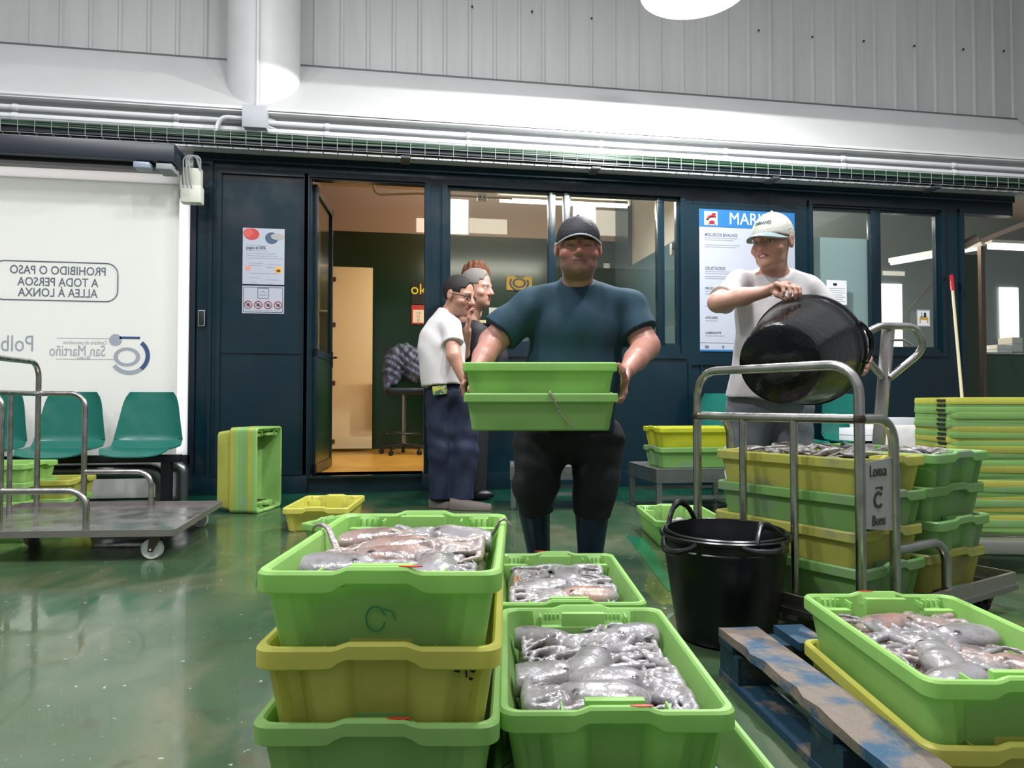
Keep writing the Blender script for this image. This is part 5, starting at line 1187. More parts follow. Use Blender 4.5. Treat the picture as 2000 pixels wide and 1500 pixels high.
for k in range(4):
    x = -hw+.052+.0885*k*hw*2/.372
    s_ = empty('prohibition_symbol', (x, -.005, -.045)); s_.parent = t
    m = MB(); m.tube([(.032*math.cos(a), 0, .032*math.sin(a)) for a in np.linspace(0, 2*math.pi, 24, endpoint=False)], .0035, 5, closed=True); m.bar((-.022, 0, .022), (.022, 0, -.022), .006, .003); m.build('red_ring', mat('ring_red', '#9c2f35', rough=.5), s_)
    m = MB(); [m.bar((-.018, .0, -.004), (.018, 0, -.004), .006, .002), m.bar((-.014, 0, .008), (.012, 0, -.014), .007, .002), m.disc((0, 0), .010, .014, .001, Matrix.Rotation(R(90), 4, 'X'), 12), m.bar((-.01, 0, -.012), (.012, 0, .012), .008, .002)][k]; m.build('pictogram', M10, s_)
    MB().box(-.035, .035, -.0006, .0006, -.050, -.046).build('caption_line', M_ink3, s_)

# ================================================================== broom, lamp and small things
a = V(1862, 537, YW-.06); b_ = G(1915, 950, 0); b_ = CG((1915-1000)/FP*5.6, 5.75, .12)
bt = empty('broom', (b_.x, b_.y, 0), 0, 'broom with red tipped pale handle leaning on the blue wall right', 'broom'); of = Vector((b_.x, b_.y, 0)); p0, p1 = a-of, b_-of; u_ = (p1-p0).normalized()
MB().tube([p0+u_*.24, p1], .014, 10).build('handle', mat('pale_broom_handle', '#b9b08c', rough=.4), bt)
MB().tube([p0, p0+u_*.01, p0+u_*.25], [.010, .021, .019], 12).build('red_grip', mat('red_grip', '#a81f2e', rough=.35), bt)
MB().box(p1.x-.16, p1.x+.16, p1.y-.03, p1.y+.03, .06, .12, bev=.01).build('brush_head', mat('red_grip', '#a81f2e'), bt)
m = MB()
for k in range(24):
    for j in range(3): m.bar((p1.x-.15+.013*k, p1.y-.02+.02*j, .06), (p1.x-.155+.0134*k, p1.y-.03+.03*j, .002), .008, .008)
m.build('bristles', mat('bristle', '#2c4d7a', rough=.7), bt)['kind'] = 'stuff'
# high bay lamp close to the upper wall
lc = CG((1362-1000)/FP*5.2, 5.2, HC+(HOR+30)/FP*5.2)
t = empty('high_bay_lamp', lc, 0, 'round glowing high bay lamp hanging at the top edge right of centre', 'lamp')
zl0 = -.0
MB().lathe([(.40, zl0), (.41, zl0+.01), (.34, .22), (.16, .42), (.12, .46), (.12, .62), (.02, .64)], None, 48).build('reflector', mat('lamp_housing', '#b8babd', rough=.35, metal=.4), t)
MB().lathe([(.001, -.045), (.15, -.040), (.28, -.022), (.375, .005), (.38, .012), (.001, .012)], None, 48).build('diffuser', mat('lamp_glow', '#ffffff', emit=9), t)
MB().tube([(0, 0, .6), (0, 0, 2.2)], .01, 8).build('suspension_rod', M_steel, t)
lg = bpy.data.lights.new('high_bay_light', 'SPOT'); lg.energy = 420; lg.spot_size = R(179); lg.spot_blend = .01; lg.shadow_soft_size = .03
lo_ = bpy.data.objects.new('high_bay_light', lg); COL.objects.link(lo_); lo_.location = lc+Vector((0, 0, -.07))
# ================================================================== people
def skin(n, c): return mat(n, c, rough=.42, attr=True, spec=.45, bump=(120, .05))
M_skin = skin('skin', '#b07a66')
def head_local(Rm, c, s, v): 
    return arr(c)+s*np.array(Rm, dtype=np.float32)@arr(v)
def head(S, c, Rm, s=1., wide=1., jowl=0., neck=None, nr=.055):
    P = lambda x, y, z: head_local(Rm, c, s, (x*wide, y, z))
    E = lambda v, r, k=.02, op='+': S.ell(P(*v), [r[0]*s*wide, r[1]*s, r[2]*s], k, Rm, op)
    K = lambda a, b, ra, rb, k=.01, op='+': S.cone(P(*a), P(*b), ra*s, rb*s, k, op=op)
    E((0, .012, .032), (.076, .096, .088)); E((0, -.018, -.025), (.067, .074, .088), .03); E((0, -.028, -.078), (.052, .056, .036), .03)
    if jowl: E((0, -.016, -.068), (.066, .070, .048), .025); E((0, -.004, -.104), (.054, .056, .026), .02)
    K((0, -.082, .016), (0, -.108, -.027), .008, .0140, .010)
    for q in (-1, 1):
        K((q*.012, -.094, -.031), (q*.016, -.088, -.032), .0095, .008, .006)
        K((q*.018, -.083, .024), (q*.046, -.070, .020), .009, .008, .018)
        E((q*.032, -.093, .0), (.017, .014, .011), .012, '-'); E((q*.032, -.070, -.001), (.0145, .0145, .0115), .006)
        E((q*.050, -.055, -.030), (.022, .022, .018), .025)
        E((q*.083, .012, -.002), (.010, .020, .032), .006); E((q*.091, .004, .002), (.004, .010, .018), .004, '-')
    K((-.020, -.087, -.056), (.020, -.087, -.056), .0055, .0055, .008); K((-.016, -.086, -.066), (.016, -.086, -.066), .0065, .0065, .008)
    K((-.022, -.099, -.061), (.022, -.099, -.061), .0022, .0022, .004, '-')
    E((0, -.075, -.094), (.024, .020, .018), .02)
    if neck is not None: S.cone(P(0, .018, -.06), neck, nr*s, nr*1.1*s, .03)
def face_col(c, Rm, s, base, wide=1., stubble=0., brow=(.06, .04, .03), lips=(.38, .13, .12), flush=.35, closed=False, hairc=None):
    Rn = np.array(Rm); base = np.array(base)
    def f(P):
        L = (P-np.array(c))@Rn/s; x, y, z = L[:, 0]/wide, L[:, 1], L[:, 2]
        c_ = np.tile(base, (len(P), 1)); n = .5+.5*np.sin(P[:, 0]*70+P[:, 2]*40)*np.sin(P[:, 1]*60+1); c_ *= (.95+.1*n)[:, None]
        hd = np.linalg.norm(L, axis=1) < .16
        def mixc(m, col): 
            m = np.clip(m, 0, 1)[:, None]; c_[:] = c_*(1-m)+np.array(col)*m
        red = base*np.array((1.1, .72, .70))
        for q in (-1, 1): mixc(hd*flush*1.2*np.exp(-(((x-q*.045)/.022)**2+((z+.03)/.022)**2))*(y < -.02), red)
        mixc(hd*flush*np.exp(-((x/.016)**2+((z+.022)/.022)**2))*(y < -.08), red)
        if stubble:
            m = np.clip((-.028-z)/.02, 0, 1)*np.clip((.0-y)/.03, 0, 1)*(z > -.135)*hd; mixc(stubble*m, base*.38)
        mixc(((np.abs(z+.061) < .0105) & (np.abs(x) < .024-.6*np.abs(z+.061)) & (y < -.07) & hd)*.9, lips)
        mixc(((np.abs(z+.061) < .0018) & (np.abs(x) < .024) & (y < -.07) & hd)*.8, (.06, .02, .02))
        ax_ = np.abs(x); mixc(((np.abs(z-(.026-.10*np.abs(ax_-.032))) < .0048) & (ax_ > .014) & (ax_ < .053) & (y < -.04) & hd)*.9, brow)
        ex = np.sqrt(((ax_-.032)/.013)**2+(z/.0052)**2); fr = (y < -.06) & hd
        if closed: mixc(((np.abs(z+.002) < .003) & (np.abs(ax_-.032) < .014) & fr)*.9, (.05, .03, .03))
        else:
            mixc(((ex < 1.35) & fr)*.9, (.07, .04, .035)); mixc(((ex < 1.) & fr)*1., (.62, .58, .56)); mixc(((np.sqrt((ax_-.032)**2+z**2) < .0052) & fr)*1., (.03, .018, .012))
        if hairc is not None: mixc(((z > .035+.35*np.clip(y+.05, -9, .03)) & (y > -.075) & hd) | ((y > .0) & (z > -.04) & (np.abs(x) < .084) & hd & ((y > .035) | (z > .02)))*1., hairc)
        return c_
    return f
def cap(root, c, Rm, s, wide, m_crown, m_visor, name='cap', vlen=.075, vdrop=-.02, edge=None):
    loc = arr(c); S = SDF(loc-.22*s, loc+.26*s, .0045); P = lambda v: head_local(Rm, c, s, (v[0]*wide, v[1], v[2]))
    Rn = np.array(Rm, dtype=np.float32)
    def local(X, Y, Z):
        x, y, z = X-c[0], Y-c[1], Z-c[2]
        return [(Rn[0, i]*x+Rn[1, i]*y+Rn[2, i]*z)/s for i in range(3)]
    def crown(X, Y, Z):
        x, y, z = local(X, Y, Z); x = x/wide
        y = y-.010; z = z-.034
        k0 = np.sqrt((x/.085)**2+(y/.106)**2+(z/.098)**2); d = (k0-1)*.09
        d = d+.0012*np.cos(6*np.arctan2(y, x)); low = (-.018-.16*y)-z
        return np.maximum(np.maximum(d, -(d+.006)), low)*s
    S.fn(crown, loc-.2*s, loc+.2*s)
    o = S.mesh('crown', m_crown, root)
    b = MB(); b.sphere(P((0, .010, .133)), .007*s, 10); b.build('button', m_crown, o)
    m = MB(); rows = []
    n = 18
    for t_ in np.linspace(0, 1, 7):
        row = []
        for k in range(n+1):
            a = R(-168+156*k/n); ca, sa_ = math.cos(a), math.sin(a)
            x = .083*ca; y0 = .010+.104*sa_; w_ = math.sin(math.pi*k/n)**.7
            row.append((x*(1+.05*t_), y0-vlen*t_*w_, .040+vdrop*t_*w_-.9*(x*x)/.12*.55+(.0)))
        rows.append(row)
    top = [[Vector(P(v)) for v in r] for r in rows]; bot = [[Vector(P((v[0], v[1], v[2]-.004))) for v in r] for r in rows]
    rings = [top[i]+bot[i][::-1] for i in range(len(rows))]
    v_ = MB().rings(rings).build('visor', m_visor, o)
    if edge is not None: MB().tube([p-Vector((0, 0, .002)) for p in top[-1]], .0035*s, 6).build('visor_edge', edge, v_)
    return o
def hand(S, wrist, knuck, spread, curl, r=.0092, thumb=None, plen=None, k=.006, fl=(1, 1.1, 1.05, .85), up=None):
    """wrist, knuckle-centre, spread = vector across the four knuckles, curl = list of direction vectors for the 3 phalanges"""
    w_, kc, sp = arr(wrist), arr(knuck), arr(spread)
    S.cone(w_, w_+(kc-w_)*.5, .024, .030, .015, flat=(np.cross(kc-w_, sp), 1.7)); S.cone(w_+(kc-w_)*.4, kc, .030, .026, .012, flat=(np.cross(kc-w_, sp), 1.8))
    for i in range(4):
        b = kc+sp*(i/3-.5); S.cone(w_*.4+kc*.6, b, .014, .0115, .01); p = b
        for j, (d, L_) in enumerate(zip(curl, (.040, .026, .020))):
            d = arr(d); d = d/np.linalg.norm(d); q = p+d*L_*fl[i]; S.cone(p, q, r*(1.08-.1*j), r*(1.0-.12*j), .004 if j else k); p = q
    if thumb is not None:
        p = w_+(kc-w_)*.25
        for j, q in enumerate(thumb): q = arr(q); S.cone(p, q, (.0155, .0125, .0105)[j], (.0125, .011, .0095)[j], .01); p = q
def Lf(xc0, d0): return lambda px, py, d: arr(((px-1000)/FP*d-xc0, d-d0, HC+(HOR-py)/FP*d))
def person(xc0, d0, label): 
    v = CG(xc0, d0); return empty('person', (v.x, v.y, 0), -YAW, label, 'person'), Lf(xc0, d0)
def boot(S, ank, toe, r=.05, h=.045):
    a, t_ = arr(ank), arr(toe); a2 = a.copy(); a2[2] = h; S.cone(a, a2, r, r*.95, .02); S.cone(a2+(a2-t_)*.15*arr((1, 1, 0)), t_, r*.85, r*.78, .02, flat=((0, 0, 1), 1.15))

# ---------------------------------------------------------------- the man in blue carrying crates
root, L = person(.291, 3.36, 'heavy man in a dark cap and teal t-shirt carrying two lime crates')
hc = L(1130, 484, 3.22); Rh = rotm(-2, 3)
hs_, hw_ = 1.13, 1.07
sh_l, el_l, wr_l = L(1030, 604, 3.34), L(962, 668, 3.30), L(930, 722, 3.12); sh_r, el_r, wr_r = L(1225, 604, 3.34), L(1262, 676, 3.26), L(1224, 724, 3.02)
S = SDF((-.62, -.52, .0), (.55, .35, 1.72), .0052)
head(S, hc, Rh, hs_, hw_, 1.0, L(1128, 578, 3.34), .060)
S.ell(L(1128, 640, 3.36), (.20, .12, .17), .04).ell(L(1122, 740, 3.36), (.19, .14, .18), .04).ell(L(1112, 850, 3.4), (.17, .12, .12), .04)
S.cone(L(1128, 580, 3.34), sh_l, .06, .07, .04).cone(L(1128, 580, 3.34), sh_r, .06, .07, .04)
for sh, el, wr in ((sh_l, el_l, wr_l), (sh_r, el_r, wr_r)): S.chain([sh, el, (el*.45+wr*.55), wr], [.072, .062, .050, .034], .02)
for h_, kn, an in ((L(1062, 850, 3.4), L(1044, 960, 3.37), L(1052, 1066, 3.49)), (L(1165, 850, 3.4), L(1160, 955, 3.34), L(1152, 1090, 3.38))): S.chain([h_, kn, an], [.09, .050, .035], .03)
# hand at the right end of the crates: palm against the end walls, fingers curling under the rims
kn = L(1219, 752, 2.96); hand(S, wr_r, kn, (.0, .085, -.012), [(-.05, -.15, -1), (-.45, -.05, -1), (-1, 0, -.25)], thumb=[L(1222, 742, 2.88), L(1216, 722, 2.85), L(1208, 712, 2.85)])
kn = L(906, 752, 3.0); hand(S, wr_l, kn, (.0, .085, .0), [(.1, 0, -1), (.6, 0, -1), (1, 0, -.2)], thumb=[L(912, 735, 2.94), L(910, 722, 2.93)])
skin1 = (.43, .205, .16)
S.mesh('body', M_skin, root, face_col(hc, Rh, hs_, skin1, hw_, .8, brow=(.03, .02, .018), lips=(.26, .10, .09), flush=.7, closed=True))
M_tee = mat('teal_cotton', '#14394a', rough=.85, var=(5, '#113140', .4, .7), bump=(160, .15)); M_trs = mat('black_trousers', '#11141a', rough=.75, bump=(90, .2)); M_boot = mat('navy_rubber_boot', '#14273f', rough=.35)
S = SDF((-.60, -.35, .55), (.55, .35, 1.48), .006)
S.ell(L(1128, 645, 3.36), (.235, .165, .20), .05).ell(L(1122, 730, 3.37), (.235, .155, .20), .06).cone(L(1120, 720, 3.37), L(1115, 838, 3.37), .20, .205, .05, flat=((0, 1, 0), 1.35), cut=True)
S.cone(L(1128, 566, 3.35), sh_l+arr((.0, 0, -.0)), .072, .088, .05).cone(L(1128, 566, 3.35), sh_r, .072, .088, .05)
S.cone(sh_l, L(976, 651, 3.31), .090, .096, .03, cut=True).cone(sh_r, L(1252, 652, 3.28), .090, .094, .03, cut=True)
S.cone(L(1128, 592, 3.33), L(1129, 553, 3.30), .092, .078, .03, cut=True)
S.folds(.0075, (34, 5, 20), .5)
S.ell(L(1129, 540, 3.26), (.072, .085, .055), .01, op='-')
S.mesh('t_shirt', M_tee, root)
S = SDF((-.32, -.32, .16), (.32, .3, .85), .0065)
S.ell(L(1108, 845, 3.4), (.235, .165, .14), .05)
S.chain([L(1056, 865, 3.4), L(1046, 945, 3.34), L(1046, 992, 3.40)], [.130, .104, .088], .04, cut=True); S.chain([L(1168, 865, 3.4), L(1162, 945, 3.34), L(1155, 1006, 3.36)], [.130, .100, .092], .04, cut=True)
S.folds(.005, (40, 30, 60), 1.2); S.mesh('trousers', M_trs, root)
S = SDF((-.35, -.35, -.01), (-.03, .35, .45), .0055); S.chain([L(1042, 985, 3.39), L(1052, 1075, 3.50)], [.078, .056], .02); b_ = L(1052, 1084, 3.52); S.cone(b_, b_+arr((-.01, -.13, -.085)), .050, .042, .03, flat=((0, 0, 1), 1.15)); S.mesh('boot', M_boot, root)
S = SDF((-.03, -.35, -.005), (.32, .25, .45), .0055); S.chain([L(1156, 990, 3.35), L(1152, 1085, 3.37)], [.084, .058], .02); a_ = L(1151, 1090, 3.37); boot(S, a_, (a_[0]-.005, a_[1]-.17, .040), .057, .048)
S.fn(lambda X, Y, Z: 0*X+0*Y+(Z-.002), (-.03, -.35, -.02), (.32, .25, .06), 0, '-') ; S.mesh('boot', M_boot, root)
cap(root, hc, Rh, hs_*1.0, hw_, mat('dark_cap_cloth', '#14161f', rough=.7, bump=(70, .3)), mat('dark_cap_visor', '#12131a', rough=.6), edge=mat('pale_cap_edge', '#b9bccb', rough=.5), vlen=.050, vdrop=-.006)

# ---------------------------------------------------------------- the young man in white with the tub
root, L = person(1.262, 3.42, 'young man in a white cap and white t-shirt tilting a glossy black tub')
hc = L(1511, 473, 3.34); Rh = rotm(-46, 5)
hs_ = 1.10
sh_l, el_l, wr_l = L(1450, 552, 3.40), L(1404, 590, 3.24), L(1500, 568, 3.13); sh_r, el_r, wr_r = L(1577, 560, 3.42), L(1640, 626, 3.40), L(1680, 672, 3.24)
S = SDF((-.42, -.45, .0), (.55, .3, 1.80), .0052)
head(S, hc, Rh, hs_, .95, 0, L(1520, 542, 3.40), .046)
S.ell(L(1515, 600, 3.42), (.15, .09, .17), .04).ell(L(1505, 700, 3.42), (.13, .09, .18), .04).ell(L(1500, 790, 3.44), (.14, .1, .1), .04)
S.cone(L(1519, 545, 3.41), sh_l, .045, .052, .04).cone(L(1519, 545, 3.41), sh_r, .045, .052, .04)
S.chain([sh_l, el_l], [.052, .046], .02).chain([el_l, el_l*.5+wr_l*.5, wr_l], [.043, .040, .026], .02).chain([sh_r, el_r, wr_r], [.052, .042, .027], .02)
S.chain([L(1465, 800, 3.44), L(1462, 955, 3.42), (L(1462, 955, 3.42)[0]-.02, .02, .08)], [.08, .055, .04], .03); S.chain([L(1545, 800, 3.44), L(1548, 955, 3.42), (L(1548, 955, 3.42)[0]+.02, .02, .08)], [.08, .055, .04], .03)
kn = L(1536, 556, 3.08); hand(S, wr_l, kn, (.080, .012, -.010), [(.22, -.55, -.25), (.05, -.25, -1), (-.1, .35, -1)], r=.0098, thumb=[L(1520, 574, 3.08), L(1538, 584, 3.06)])
kn = L(1690, 698, 3.16); hand(S, wr_r, kn, (.0, .05, -.06), [(.2, -.3, -1), (-.5, -.5, -.6), (-1, -.3, .1)])
skin2 = (.56, .31, .235)
def col2(P): return face_col(hc, Rh, hs_, skin2, .97, .12, flush=.35, lips=(.42, .16, .15))(P)
ob = S.mesh('body', M_skin, root, col2)
tth = MB(); tth.box(-.010, .010, -.0965, -.090, -.0635, -.0590, bev=.001); tt = tth.build('teeth', M_white, root); tt.matrix_local = Matrix.Translation(Vector([float(v) for v in hc])) @ Rh.to_4x4() @ Matrix.Scale(hs_, 4)
M_wt = mat('white_cotton', '#d6d2d2', rough=.85, var=(5, '#cbc6c7', .4, .7), bump=(160, .12)); M_gt = mat('grey_trousers', '#7b8088', rough=.8, bump=(90, .2), var=(4, '#6e737b', .4, .7))
S = SDF((-.42, -.35, .72), (.45, .3, 1.56), .006)
S.ell(L(1515, 605, 3.42), (.185, .125, .19), .05).cone(L(1508, 660, 3.42), L(1495, 782, 3.42), .165, .190, .05, flat=((0, 1, 0), 1.3), cut=True)
S.cone(L(1515, 548, 3.42), sh_l, .050, .058, .05).cone(L(1522, 548, 3.42), sh_r, .050, .058, .05)
S.cone(sh_l, L(1412, 584, 3.28), .060, .070, .03, cut=True).cone(sh_r, L(1617, 612, 3.43), .060, .070, .03, cut=True).cone(L(1520, 560, 3.41), L(1521, 538, 3.38), .075, .060, .03, cut=True)
S.folds(.0065, (36, 6, 22), 2.1); S.ell(L(1519, 520, 3.35), (.062, .075, .052), .01, op='-')
ts = S.mesh('t_shirt', M_wt, root)
S = SDF((-.30, -.25, .03), (.30, .25, .90), .0065); S.ell(L(1500, 790, 3.44), (.175, .13, .12), .05)
S.chain([L(1462, 800, 3.44), L(1460, 955, 3.43), (L(1460, 955, 3.43)[0]-.02, .02, .06)], [.105, .083, .072], .035, cut=True); S.chain([L(1545, 800, 3.44), L(1548, 955, 3.43), (L(1548, 955, 3.43)[0]+.02, .02, .06)], [.105, .083, .072], .035, cut=True)
S.folds(.0045, (38, 22, 50), .3); S.mesh('trousers', M_gt, root)
for px in (1458, 1550):
    x = float(L(px, 955, 3.43)[0])+(-.02 if px < 1500 else .02); m = MB(); m.sphere((x, -.05, .035), (.045, .12, .035), 14); m.build('shoe', M_dark, root)
cp = cap(root, hc, Rh, hs_, .97, mat('white_cap_cloth', '#d9d8cc', rough=.75, bump=(90, .2)), mat('grey_cap_visor', '#8a9a9c', rough=.6), vlen=.070, vdrop=-.022)
Ml = Matrix.Translation(Vector([float(v) for v in hc])) @ Rh.to_4x4() @ Matrix.Scale(hs_, 4)
txt = text('SHIMANO', .020, mat('cap_ink', '#1d4a52', rough=.6), cp, (0, 0, 0), bold=.0003, name='lettering')
for v in txt.data.vertices:
    x, z = v.co.x, v.co.y; a = x/.088; zz_ = z+.060; rr_ = math.sqrt(max(0, 1-((zz_+.0)/.098)**2))
    rr_ = math.sqrt(max(.05, 1-((z+.045)/.098)**2)); v.co = Vector((.0855*rr_*math.sin(a)*.97, .010-.1065*rr_*math.cos(a)-.002-v.co.z, z+.079))
txt.rotation_euler = (0, 0, 0); txt.matrix_local = Ml
m = MB(); q0 = L(1482, 574, 3.262); q0 = Vector([float(v) for v in q0])
for k, (x, z) in enumerate(((0, 0), (.02, .01), (.045, -.004), (.07, .012), (.095, .0))): m.tube([q0+Vector((x-.012, -.014, z-.012)), q0+Vector((x, -.017, z+.012)), q0+Vector((x+.012, -.014, z-.008))], .0025, 5)
m.build('shirt_print', M_black, ts)

# ---------------------------------------------------------------- background men
def bgman(xc0, d0, label, hpx, yaw, tee, trs, skinc, hairc, fn, hs_=1.12, pitch=12, z0=0., sleeves=None):
    root, L = person(xc0, d0, label); root.location.z = 0
    hc = L(*hpx); Rh = rotm(yaw, pitch); fn(root, L, hc, Rh); return root
def hair(root, hc, Rh, s, m, back=.0, curly=0, front=-.065, low=-.045):
    S = SDF(arr(hc)-.2, arr(hc)+.2, .006); Rn = np.array(Rh, dtype=np.float32)
    def F(X, Y, Z):
        a, b, c = X-hc[0], Y-hc[1], Z-hc[2]; x, y, z = [(Rn[0, i]*a+Rn[1, i]*b+Rn[2, i]*c)/s for i in range(3)]
        k0 = np.sqrt((x/.082)**2+((y-.014)/.103)**2+((z-.034)/(.095+curly*.02))**2); d = (k0-1)*.085
        if curly: d = d-.012-.008*np.sin(x*130+z*70)*np.sin(y*120+z*90)
        face = (-(y-front)) ; line = np.where(y < -.045, .052-z, np.where(y < -.005, .022-z, low-z))
        return np.maximum(np.maximum(d, line), -(y-front)-.0*x)*s
    S.fn(F, arr(hc)-.19, arr(hc)+.19); return S.mesh('hair', m, root)
# man in the white t-shirt, seen from behind
root, L = person(-.50, 5.44, 'man in glasses, white t-shirt and navy trousers facing right by the window')
hc = L(896, 578, 5.42); Rh = rotm(62, 14)
S = SDF((-.4, -.45, 0), (.45, .45, 1.85), .008)
head(S, hc, Rh, 1.28, 1, 0, L(868, 628, 5.44), .052)
S.ell(L(864, 665, 5.44), (.15, .12, .2), .04).ell(L(872, 745, 5.44), (.14, .12, .15), .04)
shr, elr, wrr = L(880, 640, 5.33), L(886, 695, 5.22), L(908, 745, 5.20)
S.chain([shr, elr, wrr], [.062, .052, .036], .02); S.ell(L(914, 758, 5.19), (.03, .035, .05), .02)
elf = L(905, 690, 5.55); S.chain([L(880, 640, 5.58), elf, L(912, 645, 5.40)], [.06, .048, .034], .02); kk = L(916, 622, 5.36)
hand(S, L(911, 648, 5.39), kk, (-.01, -.07, .01), [(.1, -.1, 1), (.5, 0, .9), (.9, 0, .2)], r=.011)
S.chain([L(862, 790, 5.44), L(866, 880, 5.42), L(862, 965, 5.44)], [.10, .07, .05], .03); S.chain([L(905, 790, 5.44), L(906, 880, 5.40), L(900, 965, 5.38)], [.10, .07, .05], .03)
S.mesh('body', M_skin, root, face_col(hc, Rh, 1.28, (.46, .24, .17), 1, .35, flush=.3))
hair(root, hc, Rh, 1.28, mat('dark_hair', '#15100e', rough=.7, bump=(200, .5)))
m = MB(); M4 = Matrix.Translation(Vector([float(v) for v in hc])) @ Rh.to_4x4() @ Matrix.Scale(1.28, 4)
for q in (-1, 1): m.tube([M4 @ Vector((q*.032+.020*math.cos(a), -.094+.004*abs(math.cos(a)), .014*math.sin(a))) for a in np.linspace(0, 2*math.pi, 16, endpoint=False)], .003, 6, closed=True); m.tube([M4 @ Vector(p) for p in ((q*.052, -.090, .004), (q*.078, -.05, .008), (q*.084, .005, .006))], .0035, 6)
m.build('glasses', M_black, root)
S = SDF((-.42, -.45, .7), (.4, .45, 1.58), .009)
S.ell(L(862, 668, 5.44), (.17, .15, .22), .05).cone(L(862, 680, 5.44), L(868, 752, 5.44), .175, .178, .05, cut=True).cone(L(868, 620, 5.44), shr, .06, .075, .05).cone(L(868, 620, 5.44), L(880, 640, 5.58), .06, .07, .05).cone(shr, L(884, 672, 5.26), .075, .082, .03, cut=True).cone(L(860, 650, 5.44), L(872, 604, 5.43), .09, .062, .03, cut=True)
S.folds(.006, (40, 8, 26), 1.); S.mesh('t_shirt', M_wt, root)
S = SDF((-.4, -.35, .06), (.35, .35, 1.02), .009); S.ell(L(876, 770, 5.44), (.165, .15, .13), .05); S.chain([L(862, 790, 5.44), L(864, 880, 5.42), L(860, 978, 5.44)], [.13, .105, .088], .04, cut=True); S.chain([L(906, 790, 5.44), L(908, 880, 5.40), L(902, 978, 5.40)], [.125, .10, .085], .04, cut=True)
S.folds(.006, (38, 22, 40), 2.); tr_ = S.mesh('trousers', mat('navy_jeans', '#101a33', rough=.8, var=(5, '#1b2a48', .5, .75), bump=(90, .3)), root)
c = L(859, 762, 5.28); MB().box(-.055, .055, -.004, .004, -.035, .035, bev=.003).build('pocket_card', mat('card_picture', '#a8a23a', rough=.4, var=(18, '#2e5a4a', .45, .55)), tr_, Vector([float(v) for v in c]), (R(-8), R(-8), R(-6)))
for a_, b_ in ((L(862, 975, 5.44), (.10, -.05)), (L(903, 978, 5.34), (.17, -.05))):
    m = MB(); x, y = float(a_[0]), float(a_[1]); rs = []
    for k in range(9): s_ = k/8; w_ = .055*(.8+.35*math.sin(math.pi*min(1, s_*1.05))); h_ = .085-.04*s_; px_, py_ = x-.09+(.14+b_[0])*s_, y+b_[1]*s_; rs.append([Vector((px_-.02*math.sin(t), py_+w_*math.cos(t), max(.002, .02+h_*max(0, math.sin(t))*.9+.0)) if math.sin(t) > 0 else Vector((px_, py_+w_*math.cos(t), .002))) if False else Vector((px_, py_+w_*math.cos(t), .004+h_*max(0, math.sin(t)))) for t in [2*math.pi*j/14 for j in range(14)]])
    m.rings(rs); m.build('shoe', mat('grey_brown_shoe', '#4c4440', rough=.7), root, ang=60)
# grey haired man behind him
root, L = person(-.33, 5.86, 'grey haired man in a dark jacket standing behind the man in glasses')
hc = L(931, 563, 5.86); Rh = rotm(66, 6)
S = SDF((-.4, -.4, 0), (.4, .4, 2.0), .009); head(S, hc, Rh, 1.34, 1, .3, L(916, 625, 5.88), .058); S.ell(L(915, 690, 5.88), (.15, .13, .22), .04).ell(L(915, 780, 5.88), (.14, .12, .2), .04)
S.chain([L(905, 800, 5.88), L(905, 960, 5.88)], [.10, .05], .03).chain([L(925, 800, 5.88), L(925, 960, 5.88)], [.10, .05], .03).chain([L(930, 650, 5.72), L(934, 710, 5.68), L(928, 755, 5.6)], [.06, .05, .034], .02); S.ell(L(926, 768, 5.58), (.03, .03, .05), .02)
S.mesh('body', M_skin, root, face_col(hc, Rh, 1.34, (.50, .27, .20), 1, .25, brow=(.25, .23, .22), flush=.5))
hair(root, hc, Rh, 1.34, mat('grey_hair', '#77716c', rough=.7, bump=(200, .5)), low=-.05)
S = SDF((-.42, -.42, .8), (.4, .4, 1.66), .01); S.ell(L(914, 690, 5.88), (.19, .16, .24), .05).cone(L(914, 690, 5.88), L(916, 770, 5.88), .185, .18, .05, cut=True).cone(L(918, 640, 5.88), L(930, 650, 5.72), .07, .085, .05).chain([L(930, 650, 5.72), L(935, 710, 5.67), L(928, 745, 5.62)], [.085, .072, .06], .03, cut=True).cone(L(914, 660, 5.88), L(917, 612, 5.88), .09, .068, .03, cut=True)
S.folds(.006, (40, 8, 26), 3.); S.mesh('jacket', mat('dark_jacket', '#1a1a20', rough=.7, var=(4, '#23232c', .4, .7)), root)
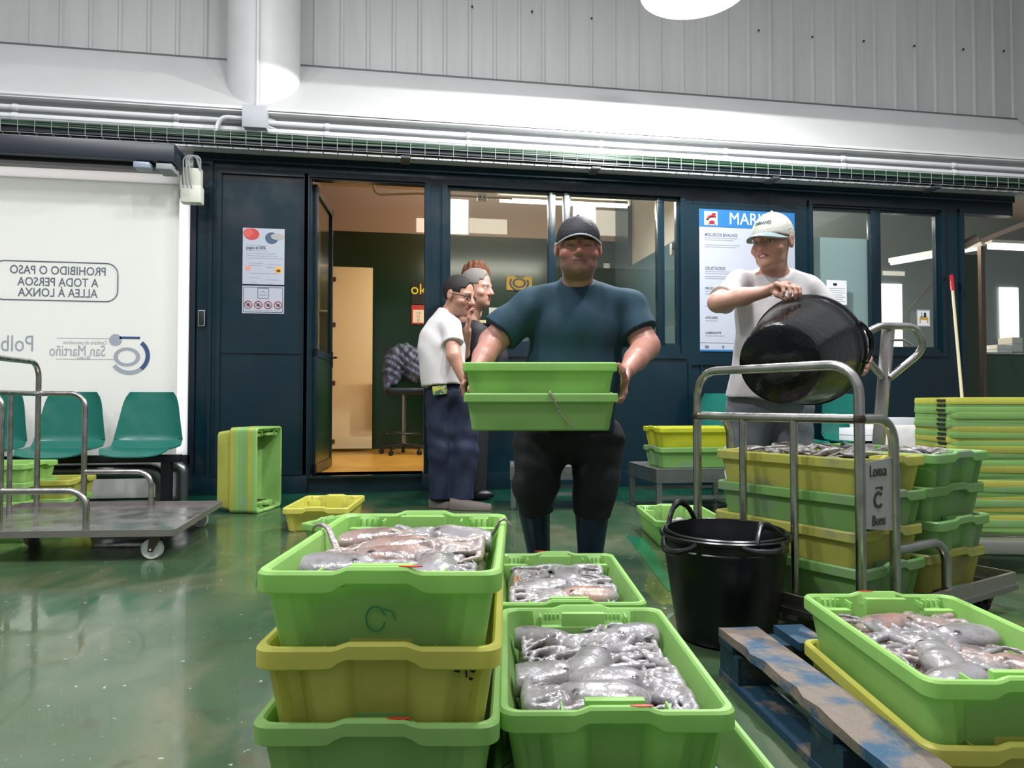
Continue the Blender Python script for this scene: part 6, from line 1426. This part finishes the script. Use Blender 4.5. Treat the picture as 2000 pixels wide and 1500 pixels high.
S = SDF((-.3, -.3, .05), (.3, .3, 1.02), .012); S.ell(L(915, 780, 5.88), (.165, .14, .13), .05); S.chain([L(904, 790, 5.88), L(904, 965, 5.88)], [.12, .09], .04, cut=True).chain([L(927, 790, 5.88), L(927, 965, 5.88)], [.12, .09], .04, cut=True); S.mesh('trousers', M_trs, root)
for q in (904, 927): x = float(L(q, 965, 5.88)[0]); MB().sphere((x+.04, -.02, .045), (.13, .05, .045), 14).build('shoe', M_dark, root)
# third, brown curly hair only just visible
root, L = person(-.32, 6.20, 'person with curly brown hair, mostly hidden behind the grey haired man')
hc = L(932, 552, 6.2); Rh = rotm(50, 0)
S = SDF((-.35, -.35, 0), (.35, .3, 2.1), .012); head(S, hc, Rh, 1.25, 1, 0, L(925, 612, 6.22), .052); S.ell(L(922, 680, 6.22), (.15, .11, .22), .04).ell(L(922, 780, 6.22), (.14, .11, .2), .04).chain([L(915, 800, 6.22), L(915, 950, 6.22)], [.09, .05], .03).chain([L(930, 800, 6.22), L(930, 950, 6.22)], [.09, .05], .03)
for q in (-1, 1): S.chain([(q*.17, .02, 1.52), (q*.22, .0, 1.2), (q*.2, -.05, .98)], [.055, .045, .035], .03)
S.mesh('body', M_skin, root, face_col(hc, Rh, 1.25, (.52, .29, .22)))
hair(root, hc, Rh, 1.25, mat('brown_hair', '#6a3f22', rough=.6, bump=(120, .8)), curly=1, front=-.06)
S = SDF((-.35, -.35, .05), (.35, .3, 1.7), .014); S.ell(L(922, 685, 6.22), (.18, .13, .25), .05).ell(L(922, 790, 6.22), (.16, .13, .15), .05)
for q in (-1, 1): S.chain([(q*.16, .02, 1.53), (q*.22, .0, 1.2), (q*.2, -.04, 1.02)], [.07, .06, .05], .03, cut=True)
S.mesh('jacket', mat('dark_coat', '#1c1d22', rough=.8), root)
S = SDF((-.3, -.3, .0), (.3, .3, 1.0), .014); S.chain([L(912, 800, 6.22), L(912, 950, 6.22)], [.11, .08], .03).chain([L(932, 800, 6.22), L(932, 950, 6.22)], [.11, .08], .03); S.mesh('trousers', M_trs, root)
